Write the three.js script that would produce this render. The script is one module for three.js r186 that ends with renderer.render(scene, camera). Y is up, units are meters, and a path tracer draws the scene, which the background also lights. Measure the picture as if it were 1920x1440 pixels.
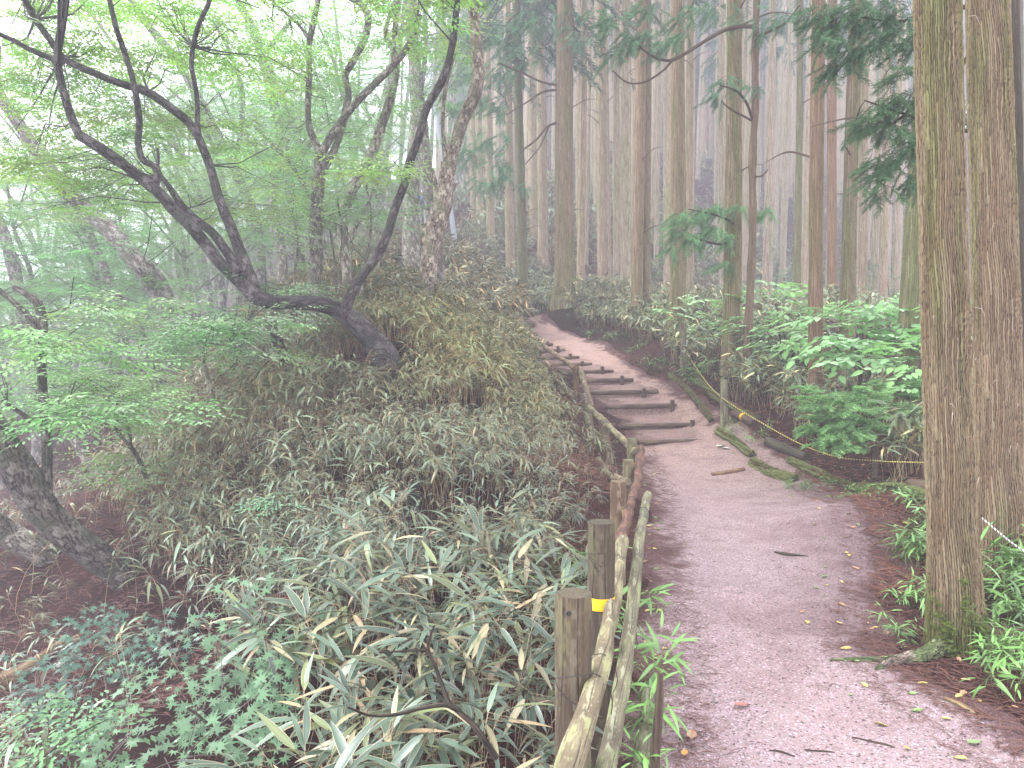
import * as THREE from 'three';
import { mergeGeometries } from 'three/addons/utils/BufferGeometryUtils.js';
import { MarchingCubes } from 'three/addons/objects/MarchingCubes.js';

// ------------------------------------------------------------------ camera, sky, sun, exposure
const scene = new THREE.Scene();
const F = 1444, PITCH = Math.atan(60 / F), EYE = 1.55;         // focal length in photograph pixels
const camera = new THREE.PerspectiveCamera(2 * Math.atan(720 / F) * 180 / Math.PI, 4 / 3, 0.05, 400);
camera.position.set(0, EYE, 0);
camera.rotation.x = -PITCH;
scene.add(camera);

const renderer = new THREE.WebGLRenderer({ antialias: true });
renderer.setSize(1024, 768);
renderer.toneMapping = THREE.LinearToneMapping;
renderer.toneMappingExposure = 4.0;
renderer.outputColorSpace = THREE.SRGBColorSpace;
renderer.shadowMap.enabled = true;

{ // an overcast sky: brightest overhead and a little brighter towards the veiled sun on the left
  const W = 128, Hh = 64, d = new Float32Array(W * Hh * 4), sun = new THREE.Vector3(-0.62, 0.72, -0.3).normalize();
  for (let r = 0; r < Hh; r++) for (let c = 0; c < W; c++) {
    const up = ((r + 0.5) / Hh - 0.5) * Math.PI, az = ((c + 0.5) / W - 0.5) * 2 * Math.PI;
    const x = Math.cos(az) * Math.cos(up), y = Math.sin(up), z = Math.sin(az) * Math.cos(up);
    const k = Math.max(0, x * sun.x + y * sun.y + z * sun.z);
    let L = y > 0 ? 1.05 + 0.35 * y + 0.35 * k * k : 0.5;
    const i = (r * W + c) * 4;
    d[i] = L * 0.955; d[i + 1] = L * 0.96; d[i + 2] = L * 1.085; d[i + 3] = 1;
  }
  const t = new THREE.DataTexture(d, W, Hh, THREE.RGBAFormat, THREE.FloatType);
  t.mapping = THREE.EquirectangularReflectionMapping; t.magFilter = THREE.LinearFilter; t.minFilter = THREE.LinearFilter; t.needsUpdate = true;
  scene.background = t; scene.environment = t;
  scene.environmentIntensity = 1.0;
}
const sunLight = new THREE.DirectionalLight(new THREE.Color(1, 0.975, 0.95), 1.5);
sunLight.position.set(-31, 36, -15); sunLight.target.position.set(0, 0, -14);
sunLight.castShadow = true; sunLight.shadow.radius = 45;
sunLight.shadow.mapSize.set(2048, 2048);
Object.assign(sunLight.shadow.camera, { left: -50, right: 50, top: 50, bottom: -50, near: 1, far: 140 });
scene.add(sunLight, sunLight.target);
scene.fog = new THREE.FogExp2(new THREE.Color(0.92, 0.915, 1.0), 0.0064);

// ------------------------------------------------------------------ helpers
function rngOf(seed) { let s = seed >>> 0; return () => { s = (s + 0x6d2b79f5) | 0; let t = Math.imul(s ^ (s >>> 15), 1 | s); t = (t + Math.imul(t ^ (t >>> 7), 61 | t)) ^ t; return ((t ^ (t >>> 14)) >>> 0) / 4294967296; }; }
const V = (x, y, z) => new THREE.Vector3(x, y, z);
const clamp = THREE.MathUtils.clamp, lerp = THREE.MathUtils.lerp, sstep = (a, b, x) => { const t = clamp((x - a) / (b - a), 0, 1); return t * t * (3 - 2 * t); };
const cp = Math.cos(PITCH), sp = Math.sin(PITCH);
function P(u, v, d) { const X = (u - 960) / F, Y = (720 - v) / F, y = Y * cp - sp, z = -Y * sp - cp, s = d / -z; return V(X * s, EYE + y * s, z * s); }
function project(p) { const y = p.y - EYE, depth = -y * sp - p.z * cp; return { u: 960 + F * p.x / depth, v: 720 - F * (y * cp - p.z * sp) / depth, d: depth }; }
function lin(table, x) { // piecewise linear [[x, ...values]]
  const n = table.length, down = table[0][0] > table[n - 1][0];
  let i = 0; while (i < n - 2 && (down ? x < table[i + 1][0] : x > table[i + 1][0])) i++;
  const a = table[i], b = table[i + 1], t = clamp((x - a[0]) / (b[0] - a[0]), 0, 1);
  return a.slice(1).map((k, j) => k + (b[j + 1] - k) * t);
}
const NT = new Float32Array(65536); { const r = rngOf(99); for (let i = 0; i < 65536; i++) NT[i] = r(); }
function tn(x, y, px = 256, py = 256, o = 0) { // value noise with a period
  const xi = Math.floor(x), yi = Math.floor(y), fx = x - xi, fy = y - yi, u = fx * fx * (3 - 2 * fx), v = fy * fy * (3 - 2 * fy);
  const x0 = ((xi % px) + px) % px, x1 = (x0 + 1) % px, y0 = ((yi % py) + py) % py, y1 = (y0 + 1) % py;
  const h = (a, b) => NT[(a * 197 + b * 9277 + o * 7919 + ((a * b) % 89) * 31) & 65535];
  return (h(x0, y0) * (1 - u) + h(x1, y0) * u) * (1 - v) + (h(x0, y1) * (1 - u) + h(x1, y1) * u) * v;
}
function fbm(x, y, o = 0, oct = 4) { let s = 0, a = 0.5, n = 0; for (let i = 0; i < oct; i++) { s += a * tn(x, y, 256, 256, o + i); n += a; a *= 0.5; x *= 2.03; y *= 2.03; } return s / n; }

const used = new Map();
function numbered(name) { const k = used.get(name) ?? 0; used.set(name, k + 1); return k ? `${name}_${String(k).padStart(3, '0')}` : name; }
function tag(o, label, category, group, kind) { if (label) o.userData.label = label; if (category) o.userData.category = category; if (group) o.userData.group = group; if (kind) o.userData.kind = kind; return o; }
function thing(name, label, category, group, at) { const g = new THREE.Group(); g.name = numbered(name); if (at) g.position.copy(at); tag(g, label, category, group); scene.add(g); return g; }
function part(name, geo, mat, parent, label) { const m = new THREE.Mesh(geo, mat); m.name = name; m.castShadow = m.receiveShadow = true; if (label) m.userData.label = label; parent.add(m); return m; }
function top(name, geo, mat, label, category, group, kind) { const m = new THREE.Mesh(geo, mat); m.name = numbered(name); m.castShadow = m.receiveShadow = true; tag(m, label, category, group, kind); scene.add(m); return m; }
// instanced copies: items = [{p, q, s, c}]
function instanced(name, geo, mat, items, parent, kind = 'stuff') {
  const m = new THREE.InstancedMesh(geo, mat, items.length), M = new THREE.Matrix4(), S = V(1, 1, 1), C = new THREE.Color();
  items.forEach((it, i) => { if (typeof it.s === 'number') S.setScalar(it.s); else S.copy(it.s); m.setMatrixAt(i, M.compose(it.p, it.q, S)); if (it.c) m.setColorAt(i, C.setRGB(...it.c)); });
  m.name = parent ? name : numbered(name); m.castShadow = m.receiveShadow = true; if (kind) m.userData.kind = kind;
  (parent ?? scene).add(m); return m;
}
const UP = V(0, 1, 0), Q = (ax, a) => new THREE.Quaternion().setFromAxisAngle(ax, a);
const euler = (x, y, z, o = 'YXZ') => new THREE.Quaternion().setFromEuler(new THREE.Euler(x, y, z, o));

// mesh builder with vertex colours
class MB {
  constructor() { this.p = []; this.c = []; this.i = []; this.t = []; }
  v(x, y, z, c, u = 0, w = 0) { this.p.push(x, y, z); this.c.push(c[0], c[1], c[2]); this.t.push(u, w); return this.p.length / 3 - 1; }
  tri(a, b, c) { this.i.push(a, b, c); }
  quad(a, b, c, d) { this.i.push(a, b, c, a, c, d); }
  geo() {
    const g = new THREE.BufferGeometry();
    g.setAttribute('position', new THREE.Float32BufferAttribute(this.p, 3)); g.setAttribute('color', new THREE.Float32BufferAttribute(this.c, 3)); g.setAttribute('uv', new THREE.Float32BufferAttribute(this.t, 2));
    g.setIndex(this.i); g.computeVertexNormals(); return g;
  }
  // thin stick of three sides through points [[x,y,z,r],...]
  stick(pts, c, sides = 3) {
    const n = pts.length, base = this.p.length / 3;
    for (let k = 0; k < n; k++) {
      const a = pts[Math.max(0, k - 1)], b = pts[Math.min(n - 1, k + 1)];
      const d = V(b[0] - a[0], b[1] - a[1], b[2] - a[2]).normalize(), s = Math.abs(d.y) > 0.9 ? V(1, 0, 0) : V(0, 1, 0), e = V(0, 0, 0).crossVectors(d, s).normalize(), f = V(0, 0, 0).crossVectors(d, e);
      for (let j = 0; j < sides; j++) { const t = j / sides * 2 * Math.PI, r = pts[k][3]; this.v(pts[k][0] + (e.x * Math.cos(t) + f.x * Math.sin(t)) * r, pts[k][1] + (e.y * Math.cos(t) + f.y * Math.sin(t)) * r, pts[k][2] + (e.z * Math.cos(t) + f.z * Math.sin(t)) * r, c); }
    }
    for (let k = 0; k < n - 1; k++) for (let j = 0; j < sides; j++) { const a = base + k * sides + j, b = base + k * sides + (j + 1) % sides; this.quad(a, b, b + sides, a + sides); }
  }
}
// a tapering tube along points [{p, r}], smoothed; uv in tiles of uw x vh metres; disp(theta, along, r) moves the skin; col(p, theta, along) tints it
function tube(nodes, { seg = 10, step = 0.15, uw = 0.5, vh = 1.5, disp, col, cap = true, smooth = true, v0 = 0 } = {}) {
  const curve = smooth && nodes.length > 2 ? new THREE.CatmullRomCurve3(nodes.map((n) => n.p), false, 'centripetal') : null;
  const lens = [0]; for (let i = 1; i < nodes.length; i++) lens.push(lens[i - 1] + nodes[i].p.distanceTo(nodes[i - 1].p));
  const L = lens[lens.length - 1], rows = Math.max(nodes.length, Math.ceil(L / step)), rings = [];
  for (let k = 0; k <= rows; k++) {
    const f = k / rows * (nodes.length - 1), i = Math.min(nodes.length - 2, Math.floor(f)), t = f - i;
    const p = curve ? curve.getPoint(k / rows) : nodes[i].p.clone().lerp(nodes[i + 1].p, t);
    rings.push({ p, r: lerp(nodes[i].r, nodes[i + 1].r, t) });
  }
  const pos = [], uv = [], cs = [], idx = [];
  let along = v0, T = rings[1].p.clone().sub(rings[0].p).normalize(), N = Math.abs(T.y) > 0.7 ? V(0, 0, 1) : V(0, 1, 0);
  N.addScaledVector(T, -N.dot(T)).normalize();
  const tiles = Math.max(1, Math.round(2 * Math.PI * Math.max(...nodes.map((n) => n.r)) * 0.85 / uw));
  for (let k = 0; k <= rows; k++) {
    if (k) along += rings[k].p.distanceTo(rings[k - 1].p);
    const t2 = rings[Math.min(rows, k + 1)].p.clone().sub(rings[Math.max(0, k - 1)].p).normalize();
    N.addScaledVector(t2, -N.dot(t2)).normalize(); const B = V(0, 0, 0).crossVectors(t2, N);
    for (let j = 0; j <= seg; j++) {
      const th = j / seg * 2 * Math.PI, c = Math.cos(th), s = Math.sin(th); let r = rings[k].r;
      if (disp) r += disp((j % seg) / seg * 2 * Math.PI, along, r, rings[k].p, (j % seg) / seg * tiles, along / vh);
      const x = rings[k].p.x + (N.x * c + B.x * s) * r, y = rings[k].p.y + (N.y * c + B.y * s) * r, z = rings[k].p.z + (N.z * c + B.z * s) * r;
      pos.push(x, y, z); uv.push(j / seg * tiles, along / vh);
      if (col) { const q = col(x, y, z, along, th); cs.push(q[0], q[1], q[2]); } else cs.push(1, 1, 1);
    }
  }
  for (let k = 0; k < rows; k++) for (let j = 0; j < seg; j++) { const a = k * (seg + 1) + j, b = a + 1, c = a + seg + 1, d = c + 1; idx.push(a, b, c, b, d, c); }
  const g = new THREE.BufferGeometry();
  const nv = pos.length / 3;
  if (cap) for (const [k, flip] of [[0, true], [rows, false]]) {
    const o = pos.length / 3, q = rings[k].p; pos.push(q.x, q.y, q.z); uv.push(0.5, along / vh); cs.push(...cs.slice(k * (seg + 1) * 3, k * (seg + 1) * 3 + 3));
    for (let j = 0; j <= seg; j++) { const a = (k * (seg + 1) + j) * 3; pos.push(pos[a], pos[a + 1], pos[a + 2]); uv.push(0.5 + 0.3 * Math.cos(j), 0.5 + 0.3 * Math.sin(j)); cs.push(cs[a], cs[a + 1], cs[a + 2]); }
    for (let j = 0; j < seg; j++) flip ? idx.push(o, o + 2 + j, o + 1 + j) : idx.push(o, o + 1 + j, o + 2 + j);
  }
  g.setAttribute('position', new THREE.Float32BufferAttribute(pos, 3)); g.setAttribute('uv', new THREE.Float32BufferAttribute(uv, 2)); g.setAttribute('color', new THREE.Float32BufferAttribute(cs, 3)); g.setIndex(idx);
  g.computeVertexNormals();
  const n = g.attributes.normal; // join the seam
  for (let k = 0; k <= rows; k++) { const a = k * (seg + 1), b = a + seg; const m = V(n.getX(a) + n.getX(b), n.getY(a) + n.getY(b), n.getZ(a) + n.getZ(b)).normalize(); n.setXYZ(a, m.x, m.y, m.z); n.setXYZ(b, m.x, m.y, m.z); }
  return g;
}
// a limb read off as [u, v, width, depth]
const px = (list) => { let d = list[0][3]; return list.map(([u, v, w, dd]) => { d = dd ?? d; const p = P(u, v, d); return { p, r: w / 2 / F * d }; }); };

// ------------------------------------------------------------------ textures
function dataTex(w, h, fn, srgb) {
  const d = new Uint8Array(w * h * 4);
  for (let y = 0; y < h; y++) for (let x = 0; x < w; x++) { const c = fn(x / w, y / h, x, y), i = (y * w + x) * 4; d[i] = clamp(c[0] * 255, 0, 255); d[i + 1] = clamp(c[1] * 255, 0, 255); d[i + 2] = clamp(c[2] * 255, 0, 255); d[i + 3] = 255; }
  const t = new THREE.DataTexture(d, w, h); t.wrapS = t.wrapT = THREE.RepeatWrapping; t.magFilter = THREE.LinearFilter; t.minFilter = THREE.LinearMipmapLinearFilter; t.generateMipmaps = true; if (srgb) t.colorSpace = THREE.SRGBColorSpace; t.needsUpdate = true; return t;
}
const sr = (c) => c.map((x) => (x <= 0.0031308 ? x * 12.92 : 1.055 * Math.pow(x, 1 / 2.4) - 0.055));
const mix3 = (a, b, t) => [lerp(a[0], b[0], t), lerp(a[1], b[1], t), lerp(a[2], b[2], t)];
function canvasTex(w, h, draw, srgb) {
  const c = document.createElement('canvas'); c.width = w; c.height = h; draw(c.getContext('2d'), w, h);
  const t = new THREE.CanvasTexture(c); t.wrapS = t.wrapT = THREE.RepeatWrapping; if (srgb) t.colorSpace = THREE.SRGBColorSpace; return t;
}
// cedar bark: long stringy strips, tile 0.5 m round by 1.5 m along
const BW = 512, BH = 1024, barkH = new Float32Array(BW * BH), barkS = new Float32Array(BW * BH);
const strip = (X, Y, n, w, o, brk) => { // one layer of upright strips: [height, tone of the strip]
  const q = X * n + w, i = Math.floor(q), f = q - i, id = ((i % n) + n) % n, y = Y * brk + NT[(id * 613 + o * 97) & 65535] * brk, j = Math.floor(y) % brk, g = y - Math.floor(y);
  const a = NT[(id * 131 + j * 1777 + o * 4099) & 65535];
  return [Math.pow(Math.sin(Math.PI * clamp(f, 0.001, 0.999)), 0.5) * (0.62 + 0.38 * a) * (0.72 + 0.28 * sstep(0, 0.1, g) * sstep(1, 0.93, g)), a];
};
for (let y = 0; y < BH; y++) for (let x = 0; x < BW; x++) {
  const X = x / BW, Y = y / BH, w = (tn(X * 4, Y * 4, 4, 4, 3) - 0.5) * 2.4 + (tn(X * 11, Y * 12, 11, 12, 5) - 0.5) * 0.7 + (tn(X * 30, Y * 60, 30, 60, 7) - 0.5) * 0.3;
  const [a, ta] = strip(X, Y, 32, w, 1, 5), [b, tb] = strip(X, Y, 92, w * 1.9 + (tn(X * 16, Y * 30, 16, 30, 6) - 0.5) * 1.2, 2, 12), g = tn(X * 128, Y * 90, 128, 90, 4);
  barkH[y * BW + x] = 0.5 * a + 0.34 * b + 0.16 * g; barkS[y * BW + x] = 0.6 * ta + 0.4 * tb;
}
const barkAt = (u, v) => { const x = ((u % 1) + 1) % 1 * BW, y = ((v % 1) + 1) % 1 * BH, x0 = Math.floor(x), y0 = Math.floor(y), fx = x - x0, fy = y - y0, x1 = (x0 + 1) % BW, y1 = (y0 + 1) % BH; return (barkH[y0 % BH * BW + x0 % BW] * (1 - fx) + barkH[y0 % BH * BW + x1] * fx) * (1 - fy) + (barkH[y1 * BW + x0 % BW] * (1 - fx) + barkH[y1 * BW + x1] * fx) * fy; };
const barkMap = dataTex(BW, BH, (X, Y, x, y) => {
  const h = barkH[y * BW + x], t = barkS[y * BW + x], m = tn(X * 4, Y * 8, 4, 8, 8), k = tn(X * 7, Y * 7, 7, 7, 9);
  let c = mix3([0.235, 0.165, 0.108], [0.345, 0.275, 0.195], sstep(0.2, 0.8, t * 0.7 + m * 0.3)); c = mix3(c, [0.33, 0.19, 0.12], sstep(0.52, 0.8, k) * 0.22); c = mix3(c, [0.46, 0.41, 0.33], sstep(0.78, 0.95, t) * 0.5);
  c = mix3([0.055, 0.036, 0.026], c, sstep(0.32, 0.7, h));
  return sr(c);
}, true);
const barkBump = dataTex(BW, BH, (X, Y, x, y) => { const h = barkH[y * BW + x]; return [h, h, h]; });
// rough grey bark of the broadleaf trees with pale lichen, tile 0.5 x 1
const dH = (X, Y) => { const w = (tn(X * 6, Y * 8, 6, 8, 21) - 0.5) * 1.2, r = Math.abs(tn(X * 22 + w, Y * 13, 22, 13, 22) - 0.5) * 2; return 0.55 * sstep(0.02, 0.4, r) + 0.3 * tn(X * 40, Y * 40, 40, 40, 23) + 0.15 * tn(X * 100, Y * 100, 100, 100, 24); };
const greyMap = dataTex(512, 512, (X, Y) => {
  const h = dH(X, Y), l = tn(X * 7, Y * 8, 7, 8, 25) * 0.45 + tn(X * 19, Y * 22, 19, 22, 26) * 0.3 + tn(X * 55, Y * 60, 55, 60, 20) * 0.25, g = tn(X * 4, Y * 4, 4, 4, 27);
  let c = mix3([0.05, 0.042, 0.036], [0.25, 0.215, 0.18], sstep(0.15, 0.9, h)); c = mix3(c, [0.50, 0.48, 0.43], sstep(0.56, 0.66, l) * 0.75); c = mix3(c, [0.17, 0.2, 0.13], sstep(0.55, 0.8, g) * 0.5);
  return sr(c);
}, true);
const greyBump = dataTex(512, 512, (X, Y) => { const h = dH(X, Y); return [h, h, h]; });
// weathered log: grain along, algae
const wood = (X, Y) => { const w = (tn(X * 3, Y * 4, 3, 4, 31) - 0.5) * 1.2, crack = sstep(0.035, 0.0, Math.abs(tn(X * 11 + w * 0.6, Y * 2, 11, 2, 30) - 0.5)) * sstep(0.45, 0.62, tn(X * 6, Y * 5, 6, 5, 29)); return 0.4 * tn(X * 60 + w * 3, Y * 4, 60, 4, 32) + 0.3 * tn(X * 120 + w * 5, Y * 8, 120, 8, 33) + 0.3 * tn(X * 70, Y * 90, 70, 90, 34) - crack * 0.7; };
const woodMap = dataTex(512, 512, (X, Y) => {
  const h = wood(X, Y), a = tn(X * 7, Y * 9, 7, 9, 35) * 0.5 + tn(X * 22, Y * 26, 22, 26, 36) * 0.3 + tn(X * 60, Y * 70, 60, 70, 39) * 0.2, d = tn(X * 4, Y * 5, 4, 5, 38), e = tn(X * 9, Y * 7, 9, 7, 28) * 0.6 + tn(X * 40, Y * 44, 40, 44, 27) * 0.4;
  let c = mix3([0.2, 0.16, 0.115], [0.36, 0.305, 0.225], sstep(0.2, 0.8, h)); c = mix3(c, [0.17, 0.125, 0.09], sstep(0.45, 0.75, d) * 0.7); c = mix3(c, [0.43, 0.45, 0.25], sstep(0.5, 0.6, a) * 0.6); c = mix3(c, [0.52, 0.5, 0.42], sstep(0.62, 0.7, e) * 0.55);
  c = mix3([0.06, 0.045, 0.035], c, sstep(-0.25, 0.15, h));
  return sr(c);
}, true);
const woodBump = dataTex(512, 512, (X, Y) => { const h = wood(X, Y) * 0.6 + 0.4; return [h, h, h]; });
// gravel: thousands of grains, tile 1.4 m
const G = 1400, grains = []; { const r = rngOf(5); for (let i = 0; i < 52000; i++) grains.push([r() * 1024, r() * 1024, 0.9 + Math.pow(r(), 3.2) * 4.4, r(), r(), r() * Math.PI, 0.55 + r() * 0.45]); }
const wrapDraw = (x, y, r, f) => { for (const ox of x < r ? [0, 1024] : x > 1024 - r ? [0, -1024] : [0]) for (const oy of y < r ? [0, 1024] : y > 1024 - r ? [0, -1024] : [0]) f(x + ox, y + oy); };
const gravelMap = canvasTex(1024, 1024, (g, w, h) => {
  g.fillStyle = 'rgb(176,163,160)'; g.fillRect(0, 0, w, h);
  for (const [x, y, r, a, b, t, e] of grains) {
    const k = a < 0.16 ? 84 + b * 50 : a < 0.5 ? 150 + b * 45   : 180 + b * 48, q = b * 3 % 1;
    g.fillStyle = `rgb(${k + (q - 0.4) * 14 | 0},${k - 4 - q * 10 | 0},${k - 5 - (1 - q) * 7 | 0})`;
    wrapDraw(x, y, 8, (X, Y) => { g.beginPath(); g.ellipse(X, Y, r, r * e, t, 0, 7); g.fill(); });
  }
  const q = rngOf(8); // fine needles trodden in
  for (let i = 0; i < 1500; i++) { const x = q() * 1024, y = q() * 1024, t = q() * 7, l = 4 + q() * 14; g.strokeStyle = `rgba(${80 + q() * 50 | 0},${52 + q() * 30 | 0},${46 + q() * 24 | 0},${0.35 + q() * 0.5})`; g.lineWidth = 0.8 + q() * 0.8; wrapDraw(x, y, 20, (X, Y) => { g.beginPath(); g.moveTo(X, Y); g.lineTo(X + Math.cos(t) * l, Y + Math.sin(t) * l); g.stroke(); }); }
}, true);
const gravelBump = canvasTex(1024, 1024, (g, w, h) => { g.fillStyle = 'rgb(70,70,70)'; g.fillRect(0, 0, w, h); for (const [x, y, r, a, b, t, e] of grains) { const k = 90 + r * 26 + b * 30 | 0; g.fillStyle = `rgb(${k},${k},${k})`; wrapDraw(x, y, 8, (X, Y) => { g.beginPath(); g.ellipse(X, Y, r, r * e, t, 0, 7); g.fill(); }); } });
// forest litter: matted cedar needles, tile 1.1 m
const strokes = []; { const r = rngOf(15); for (let i = 0; i < 15000; i++) strokes.push([r() * 1024, r() * 1024, r() * 7, 10 + r() * 46, r(), r(), r() * 2 - 1]); }
const litter = (tint) => (g, w, h) => {
  g.fillStyle = tint ? 'rgb(70,52,46)' : 'rgb(40,40,40)'; g.fillRect(0, 0, w, h); g.lineCap = 'round';
  strokes.forEach(([x, y, t, l, a, b, k], n) => {
    const d = n / strokes.length, z = 0.45 + 0.55 * d;
    g.strokeStyle = tint ? (a < 0.1 ? `rgb(${(150 + b * 50) * z | 0},${(120 + b * 40) * z | 0},${(92 + b * 30) * z | 0})` : a < 0.35 ? `rgb(${(58 + b * 30) * z | 0},${(42 + b * 20) * z | 0},${(38 + b * 18) * z | 0})` : `rgb(${(120 + b * 46) * z | 0},${(76 + b * 28) * z | 0},${(64 + b * 26) * z | 0})`) : `rgb(${60 + d * 150 | 0},${60 + d * 150 | 0},${60 + d * 150 | 0})`;
    g.lineWidth = 1 + b * 1.9;
    wrapDraw(x, y, 60, (X, Y) => { g.beginPath(); g.moveTo(X, Y); g.quadraticCurveTo(X + Math.cos(t) * l * 0.5 - Math.sin(t) * k * 8, Y + Math.sin(t) * l * 0.5 + Math.cos(t) * k * 8, X + Math.cos(t) * l, Y + Math.sin(t) * l); g.stroke(); });
  });
};
const litterMap = canvasTex(1024, 1024, litter(true), true), litterBump = canvasTex(1024, 1024, litter(false));
const mossBump = dataTex(256, 256, (X, Y) => { const h = 0.5 * tn(X * 20, Y * 20, 20, 20, 41) + 0.5 * tn(X * 60, Y * 60, 60, 60, 42); return [h, h, h]; });

const std = (o) => new THREE.MeshStandardMaterial({ roughness: 0.9, ...o }), phys = (o) => new THREE.MeshPhysicalMaterial({ roughness: 0.9, ...o });
const M = {
  ground: phys({ map: litterMap, bumpMap: litterBump, bumpScale: 0.02, vertexColors: true, roughness: 1, specularIntensity: 0.3 }),
  path: phys({ map: gravelMap, bumpMap: gravelBump, bumpScale: 0.006, vertexColors: true, roughness: 1, specularIntensity: 0.25 }),
  cedar: std({ map: barkMap, bumpMap: barkBump, bumpScale: 0.014, vertexColors: true, roughness: 0.95 }),
  cedarNear: std({ map: barkMap, bumpMap: barkBump, bumpScale: 0.022, vertexColors: true, roughness: 0.95 }),
  grey: std({ map: greyMap, bumpMap: greyBump, bumpScale: 0.02, vertexColors: true, roughness: 0.95 }),
  log: std({ color: new THREE.Color().setRGB(0.55, 0.55, 0.55), map: woodMap, bumpMap: woodBump, bumpScale: 0.006, vertexColors: true, roughness: 0.9 }),
  plain: std({ vertexColors: true, roughness: 0.9 }),
  moss: std({ color: new THREE.Color().setRGB(0.12, 0.135, 0.04), bumpMap: mossBump, bumpScale: 0.03, roughness: 1 }),
  leaf: phys({ vertexColors: true, transmission: 0.6, roughness: 0.9, side: THREE.DoubleSide }),
  sasa: phys({ vertexColors: true, transmission: 0.12, roughness: 0.36, side: THREE.DoubleSide }),
  needle: phys({ vertexColors: true, transmission: 0.2, roughness: 0.85, side: THREE.DoubleSide }),
  wire: std({ color: new THREE.Color().setRGB(0.05, 0.045, 0.042), roughness: 0.6, metalness: 0.5 }),
  tape: std({ color: new THREE.Color().setRGB(0.85, 0.46, 0.015), roughness: 0.5 }),
  steel: std({ color: new THREE.Color().setRGB(0.36, 0.38, 0.42), roughness: 0.55, metalness: 0.2 }),
};

// ------------------------------------------------------------------ the lie of the land: a smooth sheet through levelled points
const LEVELS = [];
for (const [u, v, d] of [
  // path and stair
  [1550, 1440, 2.87], [1240, 1440, 2.87], [1900, 1440, 2.87], [1240, 1230, 3.93], [1640, 1230, 3.93], [1235, 1050, 5.7], [1690, 1050, 5.7], [1235, 950, 7.7], [1620, 950, 7.7], [1215, 880, 10], [1480, 872, 10],
  [1345, 826, 11.5], [1200, 828, 11.5], [1265, 763, 13.1], [1140, 768, 13.1], [1187, 713, 14.7], [1095, 715, 14.7], [1110, 684, 16.3], [1020, 686, 16.3], [1060, 656, 17.9], [1000, 650, 18.7],
  [1315, 790, 12.3], [1240, 717, 14.7], [1170, 660, 17.5], [1060, 612, 21], [1000, 598, 22.5], [955, 580, 24.5], [900, 520, 28.5], [845, 468, 32], [795, 432, 36.5], [770, 400, 40],
  // bank and shelf on the right
  [1180, 612, 20], [1058, 560, 22], [1200, 602, 19], [1270, 622, 17], [1282, 692, 14.5], [1357, 785, 11.5], [1370, 692, 13.5], [1405, 712, 12.8], [1530, 785, 11], [1595, 780, 11.6], [1697, 780, 10.2], [1640, 900, 7.6], [1755, 960, 6.2],
  [1790, 1235, 4], [1873, 1075, 5.2], [2020, 1010, 5.6], [1920, 1310, 3.4], [1850, 830, 9], [2000, 850, 9],
  [1300, 570, 25], [1500, 590, 25], [1650, 605, 25], [1850, 610, 25], [1500, 560, 38], [1700, 565, 40], [1900, 565, 40],
  // hillside behind
  [1100, 480, 32], [1180, 375, 45], [1000, 430, 36], [1300, 400, 48], [1450, 330, 62], [1700, 330, 66], [1950, 350, 68], [900, 435, 36.5], [1180, 270, 58], [1000, 300, 54],
  // ridge and slope on the left
  [690, 660, 11], [800, 592, 14], [300, 930, 11], [240, 1085, 8.5], [100, 1250, 7], [300, 1300, 5], [0, 1440, 5.5], [500, 1200, 5], [0, 1010, 11], [150, 925, 14], [0, 900, 20], [350, 752, 17], [187, 900, 16], [410, 830, 12.5], [565, 770, 9.5], [590, 562, 15], [655, 540, 16], [775, 470, 24], [1030, 735, 12.6], [1080, 768, 14],
]) { const p = P(u, v, d); LEVELS.push([p.x, p.z, p.y]); }
LEVELS.push([-0.1, -2, -0.12], [0.35, -3, -0.05], [0.7, -5, 0], [1.05, -7, 0], [1.25, -9, 0.1], [1.15, -11.5, 0.2], [-0.75, -12, 1.45], [-1.3, -6, -0.25], [0.15, -7.5, 0.4], [-2.1, -10, 0.75], [-0.8, -13, 1.6], [-5.5, -12, -0.45], [-0.7, -3, -0.45], [-2.2, -3, -0.95],
  [-14, -25, 0.2], [-10, -25, 1.4], [-5, -30, 4.6], [-20, -40, 0], [-12, -45, 5], [-6, -50, 9.5], [-15, -5, -6], [-30, 0, -13], [-40, -30, -13], [-60, -60, -20], [0, 3, 0], [2, 3, 0], [5, 3, 0.3], [-4, 3, -1.8], [10, 0, 1], [20, -10, 2.5], [0, 12, 0], [-15, 12, -6], [30, -30, 4.5], [70, -60, 16], [60, 0, 8], [0, -75, 20], [50, -85, 24], [-50, -85, 4], [-30, -65, 4], [20, -80, 22]);
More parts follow.
